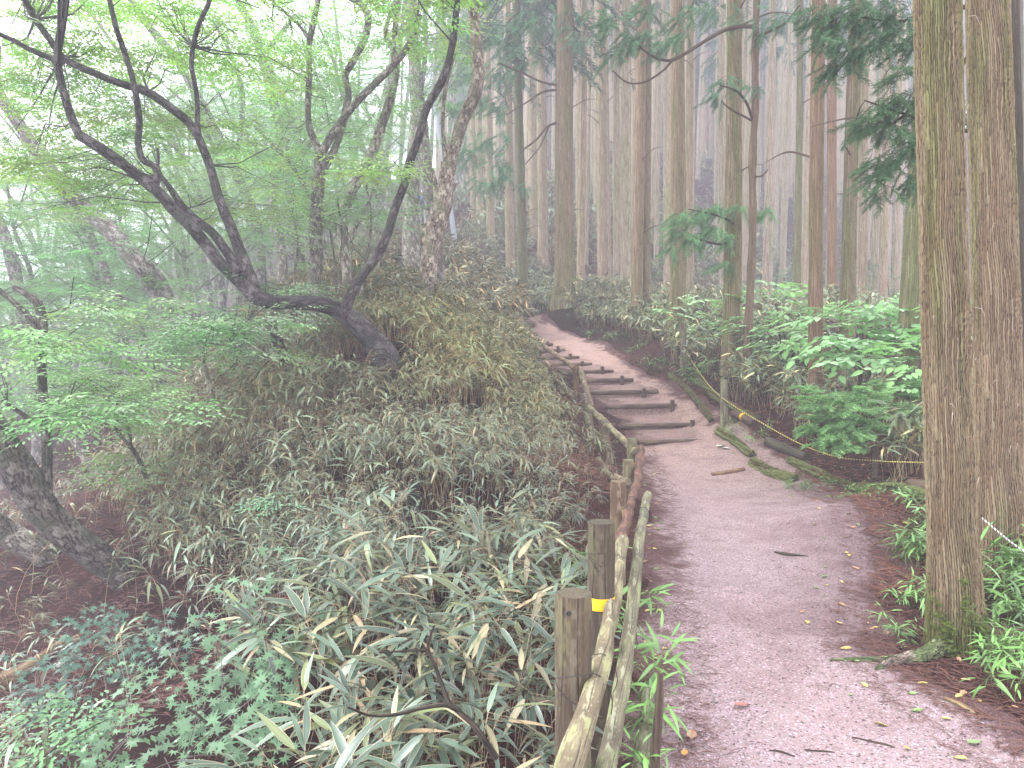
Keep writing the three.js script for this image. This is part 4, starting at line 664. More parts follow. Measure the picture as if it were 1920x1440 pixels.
function twigsOn(t, r, foot, dir, rad, list) { // bare dead twigs standing off a trunk
  for (const [h, a, L] of list) {
    const b = foot.clone().addScaledVector(dir, h).add(V(Math.cos(a) * rad * 0.8, 0, Math.sin(a) * rad * 0.8)), e = b.clone().add(V(Math.cos(a) * L, L * 0.15, Math.sin(a) * L)), m = b.clone().lerp(e, 0.5).add(V(0, L * 0.12, 0));
    part('dead_branch', tube([{ p: b, r: 0.012 + L * 0.006 }, { p: m, r: 0.009 + L * 0.004 }, { p: e, r: 0.003 }], { seg: 6, step: 0.12, col: () => [0.6, 0.5, 0.45] }), M.cedar, t);
  }
}
const branchTube = (t, pts, c = [0.55, 0.45, 0.4]) => part('branch', tube(px(pts), { seg: 8, step: 0.06, uw: 0.3, col: () => c }), M.cedar, t);
const CEDARS = [];
function cedar(label, [u, v, d], [hu, hv], w, o = {}) {
  const foot = P(u, v, d); foot.y = Math.min(foot.y, H(foot.x, foot.z) + 0.03); const hd = o.hd ?? 0, head = P(hu, hv, d + hd), t = thing('cedar_tree', label, 'cedar tree', o.group ?? 'cedars of the plantation beside the path'), r = rngOf(o.seed ?? u);
  const { geo, dir, r: rad } = cedarTrunk(foot, head, w, { seed: u, ...o });
  part('trunk', geo, o.mat ?? M.cedar, t);
  if (o.crown !== false) { const h0 = o.h0 ?? 10; split(cedarCrown(r, h0, o.height ?? 18, o.nb ?? 32, o.reach ?? 2.4).map((q) => { const at = foot.clone().addScaledVector(dir, q.p.y); q.p.set(at.x + q.p.x, at.y, at.z + q.p.z); return q; }), CED, M.needle, t, 'crown'); }
  twigsOn(t, r, foot, dir, rad, Array.from({ length: o.twigs ?? 4 }, () => [2 + r() * 6, r() * 6.28, 0.3 + r() * 0.9]));
  CEDARS.push({ u, d, label }); return Object.assign(t, { foot, dir, rad });
}
const sprays = (t, r, spots, geos, sc, tone = [1, 1, 1], dir = 0, name = 'foliage') => { // clumps of sprays at [u, v, depth, radius, count]
  const out = [];
  for (const [u, v, d, R, n] of spots) { const c = P(u, v, d); for (let k = 0; k < n * 1.8; k++) { const a = dir + (r() - 0.5) * 4, g = 0.7 + r() * 0.6; out.push({ p: V(c.x + (r() + r() - 1) * R, c.y + (r() + r() - 1) * R * 0.55, c.z + (r() + r() - 1) * R), q: euler((r() - 0.5) * 1.2, -a, -0.1 - r() * 0.8), s: sc * 0.72 * (0.7 + r() * 0.6), c: tone.map((x) => x * g) }); } }
  split(out, geos, M.needle, t, name);
};
{
  // the two big trunks at the right edge
  const near = { mat: M.cedarNear, amp: 0.022, seg: 240, stepLow: 0.012, crown: true, twigs: 0, height: 15, nb: 60 };
  const trunkHigh = (label, foot, head, w, o) => {
    const f = P(...foot), hd = P(head[0], head[1], foot[2] + (o.hd ?? 0)), t = thing('cedar_tree', label, 'cedar tree', 'cedars of the plantation beside the path'); f.y = Math.min(f.y, H(f.x, f.z) + 0.02);
    const low = cedarTrunk(f, hd, w, { ...near, ...o, height: 4.6, taper: 0.12 }), topP = f.clone().addScaledVector(low.dir, 4.5), r1 = low.r * 0.89;
    part('trunk', low.geo, near.mat, t);
    part('stem', tube([{ p: topP, r: r1 }, { p: f.clone().addScaledVector(low.dir, 9), r: r1 * 0.75 }, { p: f.clone().addScaledVector(low.dir, 15), r: 0.03 }], { seg: 24, step: 0.4, disp: (th, al, q, p, uu, vv) => (barkAt(uu, vv) - 0.6) * 0.016 }), M.cedar, t);
    const r = rngOf(w), crown = cedarCrown(r, 8, 15, 190, 4.2).map((q) => { const at = f.clone().addScaledVector(low.dir, q.p.y); q.p.set(at.x + q.p.x, at.y, at.z + q.p.z); return q; });
    split(crown, CED_FINE, M.needle, t, 'crown');
    // shreds of bark and short broken twigs
    const sh = new MB();
    for (let k = 0; k < 14; k++) { const h = 0.5 + r() * 3, a = Math.PI * (0.15 + r() * 0.7) , c = f.clone().addScaledVector(low.dir, h), rr = low.r * 1.0; const x = c.x + Math.cos(a) * rr, z = c.z + Math.sin(a) * rr, s = r() < 0.5 ? -1 : 1, L = 0.015 + r() * 0.05; sh.stick([[x, c.y, z, 0.0022], [x + Math.cos(a) * 0.02 - Math.sin(a) * s * L * 0.4, c.y + (r() - 0.3) * 0.02, z + Math.sin(a) * 0.025, 0.0018], [x + Math.cos(a) * 0.022 - Math.sin(a) * s * L, c.y - 0.01 - r() * 0.05, z + Math.sin(a) * 0.03, 0.0006]], r() < 0.6 ? [0.3, 0.2, 0.13] : [0.42, 0.35, 0.27], 4); }
    tag(part('bark_shreds', sh.geo(), M.plain, t), null, null, null, 'stuff');
    return Object.assign(t, { foot: f, low });
  };
  const t1 = trunkHigh('big near cedar with a moss-covered foot and roots reaching onto the path', [1795, 1238, 4.05], [1764, 0], 84, { tint: [1.0, 0.94, 0.74], moss: 0.36, mossHi: 0.9, seed: 3, flare: 1.3 });
  for (const pts of [
    [[1800, 1188, 44, 4.1], [1768, 1206, 34, 4.0], [1735, 1222, 26, 3.93], [1700, 1232, 21, 3.88], [1655, 1242, 15, 3.85], [1610, 1250, 11, 3.82], [1556, 1256, 5, 3.8]],
    [[1708, 1226, 20, 3.9], [1672, 1238, 15, 3.82], [1652, 1258, 13, 3.75], [1640, 1280, 6, 3.7]],
    [[1838, 1190, 40, 4.0], [1852, 1226, 30, 3.96], [1880, 1246, 16, 3.9]],
  ]) part('root', tube(px(pts).map((q) => { q.p.y = Math.max(q.p.y - q.r * 0.2, Math.max(H(q.p.x, q.p.z), pathYsafe(q.p.x, q.p.z)) + q.r * 0.15); return q; }), { seg: 20, step: 0.015, disp: lump(0.026, 3), uw: 0.4, vh: 0.4, col: (x, y, z) => mix3([0.9, 0.78, 0.7], [0.5, 0.66, 0.3], sstep(0.35, 0.6, fbm(x * 9, z * 9 + y * 5, 96, 2) + sstep(0.02, 0.14, y) * 0.25)) }), M.grey, t1);
  { // moss cushions round the foot
    const f = t1.foot, r = rngOf(64), its = [];
    for (let k = 0; k < 900; k++) { const h = Math.pow(r(), 1.7) * 0.5 - 0.03, a = Math.PI * (-0.1 + r() * 1.15) , rad = t1.low.r * lerp(1.33, 1.04, Math.min(1, Math.pow(Math.max(0, h) / 0.5, 0.6))); const keep = fbm(a * 2.2, h * 6, 130, 3); if (keep < 0.42 + h * 0.5) continue; const g = 0.6 + r() * 0.8; its.push({ p: V(f.x + t1.low.dir.x * h + Math.cos(a) * rad, f.y + h, f.z + Math.sin(a) * rad), q: euler(r() * 3, r() * 6, r() * 3), s: V(1, 0.7 + r(), 1).multiplyScalar(0.5 + r() * 0.8), c: [0.1 * g, 0.14 * g, 0.02 * g] }); }
    instanced('moss', TUFT, M.plain, its, t1);
  }
  const t2 = trunkHigh('straight reddish cedar trunk just behind the big near one, at the right edge', [1878, 1072, 5.2], [1857, 0], 78, { tint: [1.1, 1.0, 0.82], moss: 0.12, seed: 8, flare: 1.2 });
  // its dark green lower branch hanging behind the near trunk
  const r = rngOf(19);
  for (const pts of [[[1848, 60, 9, 5.35], [1780, 150, 8, 5.5], [1710, 205, 6, 5.7], [1650, 250, 3, 5.8]], [[1846, 250, 8, 5.4], [1780, 240, 7, 5.5], [1700, 215, 5, 5.7], [1620, 188, 2.5, 5.8]], [[1846, 20, 9, 5.4], [1760, 10, 7, 5.6], [1690, 40, 5, 5.9], [1600, 30, 3, 6]]]) branchTube(t2, pts, [0.35, 0.28, 0.24]);
  const dark = [0.95, 1.15, 0.75];
  sprays(t2, r, [[1640, 215, 5.8, 0.13, 12], [1620, 232, 5.8, 0.08, 7], [1680, 230, 5.75, 0.14, 14], [1715, 180, 5.7, 0.12, 12], [1700, 130, 5.7, 0.13, 10], [1725, 260, 5.7, 0.13, 14], [1690, 295, 5.75, 0.14, 14], [1650, 300, 5.8, 0.1, 9], [1640, 335, 5.8, 0.09, 8], [1720, 330, 5.7, 0.1, 10], [1660, 360, 5.8, 0.07, 6], [1680, 180, 5.75, 0.12, 8], [1800, 200, 5.5, 0.1, 8]], CED_FINE, 0.5, dark, Math.PI);
  sprays(t2, r, [[1570, 20, 6, 0.16, 14], [1620, 15, 6, 0.16, 14], [1680, 30, 5.9, 0.16, 14], [1560, 70, 6, 0.12, 10], [1600, 90, 6, 0.13, 12], [1650, 70, 5.9, 0.12, 10], [1720, 60, 5.8, 0.14, 10], [1570, 120, 6.1, 0.07, 5], [1550, 15, 6.1, 0.13, 8]], CED_FINE, 0.6, [1.15, 1.3, 1.0], Math.PI);
  cedar('dark slender trunk cut off by the right edge with rope tied to it', [1916, 1040, 6], [1902, 300], 22, { tint: [0.4, 0.38, 0.36], seg: 24, moss: 0.1, crown: false, twigs: 0, height: 12 });
}
{
  const r = rngOf(7), mid = { seg: 48, stepLow: 0.07, amp: 0.022 };
  cedar('green-mossed cedar leaning right, just left of the big near trunk', [1695, 770, 9.6], [1735, 0], 36, { ...mid, tint: [0.9, 0.98, 0.72], moss: 0.8, h0: 8, nb: 32, height: 17 });
  cedar('reddish cedar with pale lichen spots standing in the bright shrubs', [1530, 785, 11], [1535, 0], 27, { ...mid, tint: [1.1, 0.86, 0.74], moss: 0.45, h0: 7, height: 17 });
  cedar('brown cedar right of the reddish spotted one, leaning slightly right', [1586, 765, 12.4], [1606, 0], 28, { ...mid, tint: [1.0, 0.94, 0.78], moss: 0.5, h0: 9 });
  const c4 = cedar('greenish cedar immediately left of the thin wavy dead-branched one', [1370, 690, 13.5], [1378, 0], 33, { ...mid, tint: [1.02, 0.98, 0.78], moss: 0.55, h0: 8, height: 18 });
  // thin, slightly wavy tree with living and dead side branches
  const c5 = thing('cedar_tree', 'thin wavy cedar with bare side branches and tufts of green', 'cedar tree', 'cedars of the plantation beside the path');
  { const n = px([[1398, 712, 18, 12.8], [1401, 650, 16], [1407, 540, 15], [1411, 430, 14], [1411, 300, 14], [1416, 200, 13], [1416, 100, 13], [1419, 0, 12], [1424, -160, 10], [1430, -400, 6]]); n[0].p.y = H(n[0].p.x, n[0].p.z) - 0.2; part('trunk', tube(n, { seg: 30, step: 0.05, disp: (th, al, q, p, u, v) => (barkAt(u, v) - 0.6) * 0.018 + 0.006 * Math.sin(al * 7), col: mossTint(0.2, [0.9, 0.75, 0.68]) }), M.cedar, c5); }
  for (const b of [[[1414, 50, 8, 12.8], [1385, 50, 7, 12.6], [1355, 58, 7, 12.5], [1320, 78, 6, 12.3], [1292, 96, 6, 12.2], [1262, 112, 6, 12.1], [1240, 112, 5, 12], [1215, 100, 4, 12], [1180, 70, 2.5, 11.9]], [[1262, 112, 4, 12.1], [1240, 135, 4, 12], [1205, 155, 3.5, 12], [1175, 154, 3, 12], [1148, 132, 2.5, 11.9]], [[1412, 225, 6, 12.8], [1398, 190, 5, 12.6], [1380, 170, 4, 12.5], [1350, 160, 2.5, 12.4]], [[1412, 228, 4, 12.8], [1395, 218, 4, 12.7], [1370, 205, 3, 12.5], [1352, 190, 2, 12.4]], [[1416, 70, 6, 12.8], [1440, 60, 5, 12.6], [1470, 45, 4, 12.5], [1500, 10, 3, 12.4]], [[1410, 330, 4, 12.8], [1428, 330, 3, 12.6], [1440, 318, 2, 12.5]]]) branchTube(c5, b);
  const soft = [1.6, 1.8, 1.6];
  sprays(c5, r, [[1150, 40, 11.9, 0.22, 9], [1185, 75, 12, 0.22, 10], [1215, 60, 12, 0.2, 9], [1240, 85, 12, 0.18, 8], [1160, 95, 12, 0.14, 5], [1270, 60, 12.1, 0.25, 8], [1130, 15, 11.9, 0.2, 6], [1300, 20, 12.2, 0.3, 8], [1340, 10, 12.4, 0.3, 8], [1220, 10, 12, 0.25, 8]], CED_FINE, 0.85, soft, Math.PI);
  sprays(c5, r, [[1370, 150, 12.5, 0.16, 7], [1345, 175, 12.4, 0.14, 6], [1440, 50, 12.6, 0.22, 8], [1395, 30, 12.6, 0.22, 8], [1480, 30, 12.5, 0.22, 7], [1420, 160, 12.6, 0.12, 4]], CED_FINE, 0.8, soft, Math.PI);
  for (const b of [[[1374, 452, 6, 13.4], [1350, 458, 5, 13.1], [1310, 448, 4, 12.9], [1280, 430, 3, 12.8]], [[1376, 420, 5, 13.4], [1360, 410, 4, 13.1], [1330, 400, 3, 12.9], [1290, 392, 2, 12.8]]]) branchTube(c4, b, [0.35, 0.3, 0.27]);
  sprays(c4, r, [[1285, 400, 12.8, 0.16, 9], [1320, 392, 12.9, 0.16, 9], [1350, 388, 13, 0.14, 8], [1275, 432, 12.8, 0.13, 8], [1310, 440, 12.9, 0.17, 10], [1340, 425, 13, 0.14, 8], [1372, 440, 13.1, 0.1, 6], [1390, 385, 13.1, 0.12, 5], [1265, 460, 12.8, 0.08, 4], [1440, 392, 13, 0.14, 6], [1370, 490, 13.2, 0.12, 4]], CED_FINE, 0.95, [2.2, 2.4, 1.7], Math.PI);
  cedar('cedar at the upper rope post, with a narrow trunk close behind it', [1270, 622, 17], [1272, 0], 30, { ...mid, tint: [1.0, 0.9, 0.72], moss: 0.4, h0: 8.5 });
  cedar('left stem of the twin cedar on the bank above the ramp', [1193, 602, 19], [1203, 0], 22, { ...mid, tint: [1.1, 0.95, 0.8], moss: 0.2, h0: 9, nb: 40 });
  cedar('right stem of the twin cedar on the bank above the ramp', [1211, 600, 19.15], [1212, 0], 19, { ...mid, tint: [1.0, 0.9, 0.76], moss: 0.3, h0: 9, nb: 40 });
  cedar('thick brown cedar at the bend where the path disappears', [1058, 560, 22], [1059, 0], 37, { ...mid, tint: [1.05, 0.95, 0.76], moss: 0.4, h0: 8, nb: 90 });
  const lc = cedar('mossy cedar hung with drooping foliage left of the thick one at the bend', [982, 540, 24], [968, 0], 20, { ...mid, seg: 30, tint: [0.85, 0.92, 0.76], moss: 0.6, h0: 7.5, nb: 120, reach: 2.8 });
  for (const b of [[[1052, 160, 5, 22], [1020, 155, 4, 21.8], [975, 135, 4, 21.5], [935, 118, 3, 21.3]], [[1052, 168, 5, 22], [1020, 172, 4, 21.8], [990, 190, 3, 21.6], [950, 215, 2, 21.4]], [[1060, 228, 5, 22], [1030, 235, 4, 21.8], [1005, 262, 4, 21.6], [975, 285, 3, 21.4]], [[1030, 236, 3, 21.8], [1012, 275, 2.5, 21.6], [985, 308, 2, 21.4]]]) branchTube(lc, b, [0.5, 0.42, 0.38]);
  sprays(lc, r, [[900, 130, 22, 0.7, 22], [940, 60, 22, 0.8, 24], [1000, 40, 22, 0.8, 24], [1060, 30, 21.8, 0.6, 16], [880, 200, 22, 0.6, 18], [930, 190, 22, 0.6, 18], [920, 260, 22, 0.6, 18], [880, 290, 22.4, 0.5, 14], [950, 300, 22, 0.5, 12], [910, 340, 22, 0.4, 12], [945, 330, 22, 0.35, 9], [985, 345, 22, 0.25, 5], [860, 60, 23, 0.8, 20], [960, 130, 22, 0.6, 14], [1090, 70, 21.5, 0.4, 10], [985, 100, 22, 0.5, 10]], CED, 0.75, [1.7, 2.0, 1.75], Math.PI);
  for (const [label, f, h, w, o] of [
    ['narrow cedar rising from the hillside just left of the mossy hung one', [958, 482, 28], [950, 0], 18, {}],
    ['pale brown cedar between the mossy hung one and the thick one at the bend', [1018, 472, 30], [1014, 0], 20, {}],
    ['slim hazy cedar close right of the mossy hung one', [1000, 430, 34], [996, 0], 15, {}],
    ['brown cedar at the left edge of the wood, nearest the grey pole', [921, 462, 33], [910, 0], 16, { h0: 7 }],
    ['second cedar from the left edge of the wood near the grey pole', [902, 442, 36], [893, 0], 14, { h0: 7 }],
    ['leftmost faint cedar of the wood, beside the grey pole', [890, 440, 37], [880, 0], 13, { h0: 7 }],
    ['brown cedar midway between the thick one at the bend and the twin', [1135, 505, 27], [1128, 0], 27, {}],
    ['slim cedar close right of the midway one, on the slope', [1158, 492, 29], [1155, 0], 15, {}],
    ['slim grey cedar filling the gap left of the twin cedar', [1172, 482, 31], [1168, 0], 14, {}],
    ['hazy cedar right behind the thick one at the bend', [1090, 440, 35], [1086, 0], 20, {}],
    ['grey cedar close behind the one at the upper rope post', [1292, 612, 21], [1293, 0], 16, {}],
    ['orange-brown cedar between the reddish spotted one and the leaning brown one', [1560, 650, 18], [1562, 0], 19, { tint: [1.15, 0.85, 0.68] }],
    ['pale brown cedar half hidden right behind the leaning brown one', [1616, 640, 19], [1624, 0], 17, {}],
    ['slim greenish cedar halfway between the thin wavy and the reddish spotted one', [1494, 600, 20], [1500, 0], 14, { moss: 0.8, tint: [1, 1.05, 0.8] }],
    ['pale narrow cedar showing in the gap before the big near trunk', [1724, 640, 17], [1730, 0], 14, {}],
    ['grey cedar trunk beyond the two big ones, at the right edge', [1908, 700, 14], [1906, 0], 22, { tint: [0.8, 0.82, 0.78] }],
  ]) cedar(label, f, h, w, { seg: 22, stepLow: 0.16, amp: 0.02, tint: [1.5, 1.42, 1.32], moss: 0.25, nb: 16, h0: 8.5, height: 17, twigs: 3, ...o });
}
{ // the rest of the wood, fading into the mist: copies of four trees
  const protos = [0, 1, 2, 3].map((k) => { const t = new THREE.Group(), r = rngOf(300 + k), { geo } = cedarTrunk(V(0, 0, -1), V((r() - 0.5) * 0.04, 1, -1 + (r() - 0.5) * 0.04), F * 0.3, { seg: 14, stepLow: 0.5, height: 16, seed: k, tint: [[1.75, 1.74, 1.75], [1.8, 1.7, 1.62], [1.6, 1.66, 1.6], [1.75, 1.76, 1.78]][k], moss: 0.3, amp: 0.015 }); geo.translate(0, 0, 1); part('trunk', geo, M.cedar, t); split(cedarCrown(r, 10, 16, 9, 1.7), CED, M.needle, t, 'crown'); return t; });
  const r = rngOf(808), spots = [], front = CEDARS.filter((c) => c.d < 23).sort((a, b) => a.u - b.u);
  let guard = 0;
  while (spots.length < 240 && guard++ < 20000) {
    const d = 21 + Math.pow(r(), 0.75) * 56, u = lerp(865, 1960, r()), x = (u - 960) / F * d, z = -d, e = edges(z);
    if (x > e[0] - 1.5 && x < e[1] + 1.5) continue;
    if (u > 1752 && u < 1896) continue;
    if (x < e[0] && d > 30) continue;
    if (CEDARS.some((c) => Math.hypot((c.u - 960) / F * c.d - x, c.d - d) < 1.6) || spots.some((s) => Math.hypot(s.x - x, s.z - z) < 1.45)) continue;
    const dia = 0.2 + r() * 0.16; if (d < 30 && front.some((c) => Math.abs(c.u - u) < 12)) continue;
    spots.push({ x, z, y: H(x, z), u, d, dia });
  }
  spots.sort((a, b) => a.u - b.u);
  const word = ['first', 'second', 'third', 'fourth', 'fifth', 'sixth', 'seventh', 'eighth', 'ninth', 'tenth', 'eleventh', 'twelfth', 'thirteenth', 'fourteenth', 'fifteenth', 'sixteenth', 'seventeenth', 'eighteenth', 'nineteenth', 'twentieth', ...Array.from({ length: 40 }, (_, k) => ['twenty-first', 'twenty-second', 'twenty-third', 'twenty-fourth', 'twenty-fifth', 'twenty-sixth', 'twenty-seventh', 'twenty-eighth', 'twenty-ninth', 'thirtieth', 'thirty-first', 'thirty-second', 'thirty-third', 'thirty-fourth', 'thirty-fifth', 'thirty-sixth'][k])];
  const marks = [[0, 'the left end of the wood'], [982, 'the mossy hung cedar'], [1058, 'the thick cedar at the bend'], [1135, 'the midway brown cedar'], [1205, 'the twin cedar'], [1280, 'the upper rope post'], [1372, 'the greenish cedar'], [1412, 'the thin wavy cedar'], [1498, 'the slim greenish cedar'], [1534, 'the reddish spotted cedar'], [1597, 'the leaning brown cedar'], [1650, 'the cedar sapling'], [1712, 'the green-mossed cedar'], [1890, 'both big near trunks'], [9999, '']], count = {};
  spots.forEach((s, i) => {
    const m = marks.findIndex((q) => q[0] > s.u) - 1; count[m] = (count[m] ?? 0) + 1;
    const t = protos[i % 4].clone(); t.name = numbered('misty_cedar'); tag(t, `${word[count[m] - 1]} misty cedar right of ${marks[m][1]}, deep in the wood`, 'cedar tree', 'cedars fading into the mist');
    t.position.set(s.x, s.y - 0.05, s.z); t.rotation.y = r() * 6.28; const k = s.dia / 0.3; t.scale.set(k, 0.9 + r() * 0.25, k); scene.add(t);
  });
}

{ // beyond what can be told apart: the wood goes on up the slope and across the valley
  const r = rngOf(909), t = thing('distant_wood', 'faint mass of cedar trunks and crowns behind the last clear trees', 'wood'); t.userData.kind = 'stuff';
  const trunk = tube([{ p: V(0, -1, 0), r: 0.16 }, { p: V(0.05, 7, 0), r: 0.13 }, { p: V(0, 15, 0), r: 0.05 }], { seg: 8, step: 3 }), its = [], fol = [];
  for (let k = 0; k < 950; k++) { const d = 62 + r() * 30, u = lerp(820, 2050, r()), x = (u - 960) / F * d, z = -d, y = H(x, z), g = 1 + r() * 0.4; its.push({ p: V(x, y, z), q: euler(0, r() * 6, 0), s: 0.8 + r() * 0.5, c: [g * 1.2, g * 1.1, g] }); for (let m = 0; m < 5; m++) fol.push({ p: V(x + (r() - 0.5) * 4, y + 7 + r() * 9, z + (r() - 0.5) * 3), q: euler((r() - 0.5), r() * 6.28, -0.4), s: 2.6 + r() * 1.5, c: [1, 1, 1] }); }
  instanced('trunks', trunk, M.cedar, its, t); split(fol, CED, M.needle, t, 'crowns');
  const b = thing('distant_wood', 'faint mass of pale green leaves filling the mist behind the leaning trees', 'wood'); b.userData.kind = 'stuff';
  const lv = [], st = [];
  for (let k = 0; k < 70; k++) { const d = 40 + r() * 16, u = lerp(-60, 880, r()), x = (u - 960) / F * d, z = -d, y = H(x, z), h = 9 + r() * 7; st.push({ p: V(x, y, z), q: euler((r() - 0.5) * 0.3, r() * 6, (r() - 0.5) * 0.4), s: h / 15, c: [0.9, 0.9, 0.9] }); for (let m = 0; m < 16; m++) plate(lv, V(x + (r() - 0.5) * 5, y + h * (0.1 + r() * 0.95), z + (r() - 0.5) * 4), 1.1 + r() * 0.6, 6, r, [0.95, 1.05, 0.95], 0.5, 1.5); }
  instanced('trunks', trunk, M.grey, st, b); split(lv, SPRAY_FAR, M.leaf, b, 'crowns');
}

// ------------------------------------------------------------------ dwarf bamboo (sasa)
function sasaPlant(seed, { leaves = 8, h = 0.8, L = 0.19, fine = true, young = false, ratio = 0.17, sag = 0.15 } = {}) {
  const b = new MB(), r = rngOf(seed), lean = 0.15 + r() * 0.25, at = (t) => [lean * h * t * t, h * t * (1 - 0.12 * t), 0.02 * Math.sin(t * 5)];
  const culm = young ? [0.2, 0.24, 0.08] : [0.34, 0.26, 0.15];
  b.stick([0, 0.3, 0.6, 0.85, 1].map((t) => [...at(t), 0.0026 * (1 - 0.5 * t)]), culm);
  for (let k = 0; k < leaves; k++) {
    const fan = !young && k > 1, t = fan ? 0.8 + 0.2 * k / leaves : 0.5 + 0.5 * (k + 0.5) / leaves, q = at(t), a = fan ? ((k - 1) / (leaves - 1) - 0.5) * 3.4 + (r() - 0.5) * 0.7 : k * 2.2 + r() * 1.4, el = 0.75 - 1.3 * r(), d = V(Math.cos(a) * Math.cos(el), Math.sin(el), Math.sin(a) * Math.cos(el)), st = 0.03 + r() * 0.07;
    const p = V(q[0] + d.x * st, q[1] + d.y * st, q[2] + d.z * st);
    b.stick([[q[0], q[1], q[2], 0.0013], [p.x, p.y, p.z, 0.001]], culm);
    const n = V((r() - 0.5) * 0.7, 1, (r() - 0.5) * 0.7); n.addScaledVector(d, -n.dot(d)).normalize();
    const dry = !young && r(), g = young ? 0.7 + r() * 0.6 : 0.35 + 0.9 * Math.pow(r(), 1.4), len = L * (0.6 + r() * 0.65);
    const c = young ? [0.13 * g, 0.27 * g, 0.06 * g] : dry > 0.95 ? [0.38 * g, 0.27 * g, 0.15 * g] : dry > 0.87 ? [0.36 * g, 0.31 * g, 0.17 * g] : dry > 0.7 ? [0.13 * g, 0.16 * g, 0.06 * g] : [0.1 * g, 0.155 * g, 0.1 * g];
    leafBlade(b, p, d, n, len, len * ratio, [c, c.map((x) => x * 1.25 + 0.01)], { rows: fine ? 6 : 3, droop: sag + r() * 0.45, fold: 0.09, margin: young ? null : [0.42, 0.37, 0.24] });
  }
  return b.geo();
}
const SASA = Array.from({ length: 7 }, (_, k) => sasaPlant(400 + k, { leaves: 8 + k % 4, L: 0.2, ratio: 0.155, sag: 0.05 }));
const SASA_MID = Array.from({ length: 7 }, (_, k) => sasaPlant(410 + k, { leaves: 10 + k % 4, L: 0.155, ratio: 0.14, sag: 0.3 }));
const SASA_FAR = Array.from({ length: 5 }, (_, k) => sasaPlant(420 + k, { leaves: 10 + k % 3, fine: false, L: 0.23, ratio: 0.125 }));
const SASA_YOUNG = Array.from({ length: 4 }, (_, k) => sasaPlant(440 + k, { leaves: 9, h: 0.4, L: 0.16, young: true, ratio: 0.15 }));
const fenceX = (z) => lin([[3, -0.6], [0, -0.35], [-2.06, 0.16], [-2.9, 0.34], [-5.1, 0.7], [-7.2, 1.08], [-8.5, 1.3], [-10, 1.2], [-11.5, 1.12], [-14, 1.12], [-17, 0.75], [-20, 0.1], [-22.5, -0.4], [-28, -2.4], [-36, -4.6]], z)[0];
{
  const r = rngOf(500), groups = { near: [], mid: [], far: [] };
  const put = (list, x, z, h, c, tilt = 0.35) => list.push({ p: V(x, H(x, z) - 0.03, z), q: euler((r() - 0.5) * tilt, r() * 6.283, (r() - 0.5) * tilt), s: h, c });
  const tone = (x, z) => { const n = fbm(x * 0.5 + 30, z * 0.5, 140, 3), g = 0.8 + r() * 0.45, dry = sstep(-5, -12, z) * 0.45 + (n - 0.5) * 0.5; const tan = sstep(-8.5, -11, z) * sstep(-2.6, -0.6, x); const k = (0.62 + 0.7 * fbm(x * 1.3 + 7, z * 1.3, 143, 3)) * g; return [k * (1 + dry * 0.8 + tan * 0.25), k * (1 + dry * 0.4 + tan * 0.25), k * (1 - dry * 0.15)]; };
  for (let k = 0; k < 38000; k++) { // the left bank, ridge and slope
    const z = -0.5 - Math.pow(r(), 0.75) * 25, f = fenceX(z), x = f - 0.12 - Math.pow(r(), 1.1) * 12 * (1 + Math.min(0, z + 9) * 0);
        if (x < lin([[0, -0.9], [-3, -1], [-4.5, -1.35], [-6, -2.1], [-8.5, -4], [-11, -5.8], [-14, -7], [-18, -8], [-26, -9.5]], z)[0] + (fbm(x, z, 147, 2) - 0.5) * 0.9 && r() < 0.94) continue;
    if (z < -7 && z > -14 && x > f - 0.72 && r() < 0.88) continue;
    if (z < -14 && z > -21 && x > f - 0.45) continue; // litter gully under the stair
    if (z > -7.6 && z < -3.5 && x > f - 0.32 && r() < 0.85) continue;
    if (z > -4.4 && x < -0.75 && x > -2.6 && fbm(x * 1.5, z * 1.5, 145, 2) > 0.52 && r() < 0.8) continue; // where the maple spreads
    if (z < -3.5 && z > -12 && fbm(x * 2.2, z * 2.2, 148, 2) < 0.34) continue;
    const near = z > -4.6 && x > -1.5, h = (near ? 0.72 : z > -9 ? 0.72 : 0.86) * (0.7 + 0.55 * r()) * (0.55 + 0.9 * fbm(x * 1.5, z * 1.5, 142, 3)) * (x > f - 0.3 ? 0.7 : 1) * (z < -5 && z > -14 && x > f - 1.3 ? 0.75 : 1) * (z < -12 ? 0.78 : 1);
    if (z < -14 && r() < 0.25) continue;
    if (Math.hypot(x + 1.95, z + 10.5) < 0.75 || Math.hypot(x + 1.58, z + 13.7) < 0.3) continue;
    
    put(near ? groups.near : z > -13 ? groups.mid : groups.far, x, z, h, tone(x, z));
  }
  for (let k = 0; k < 9000; k++) { // under the cedars and over the hillside
    const z = -11 - Math.pow(r(), 0.8) * 36, e = edges(z), x = e[1] + 0.55 + Math.pow(r(), 1.2) * (z < -22 ? 20 : 7);
    const n = fbm(x * 0.45 + 9, z * 0.45, 150, 3); if (n < 0.43 + (z > -22 ? 0.06 : -0.05)) continue;
    if (z > -15 && x < e[1] + 1.0) continue;
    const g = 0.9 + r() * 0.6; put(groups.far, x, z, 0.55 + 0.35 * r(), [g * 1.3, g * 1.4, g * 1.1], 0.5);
  }
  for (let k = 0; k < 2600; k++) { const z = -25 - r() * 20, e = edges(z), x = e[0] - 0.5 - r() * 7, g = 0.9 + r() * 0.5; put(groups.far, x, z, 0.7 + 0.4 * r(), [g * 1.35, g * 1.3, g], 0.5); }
  for (let k = 0; k < 1500; k++) { const z = -19.5 - r() * 9, e = edges(z), x = e[0] - 0.15 - r() * 2.2, g = 0.9 + r() * 0.5; put(groups.far, x, z, 0.9 + 0.5 * r(), [g * 1.45, g * 1.25, g * 0.95], 0.5); }
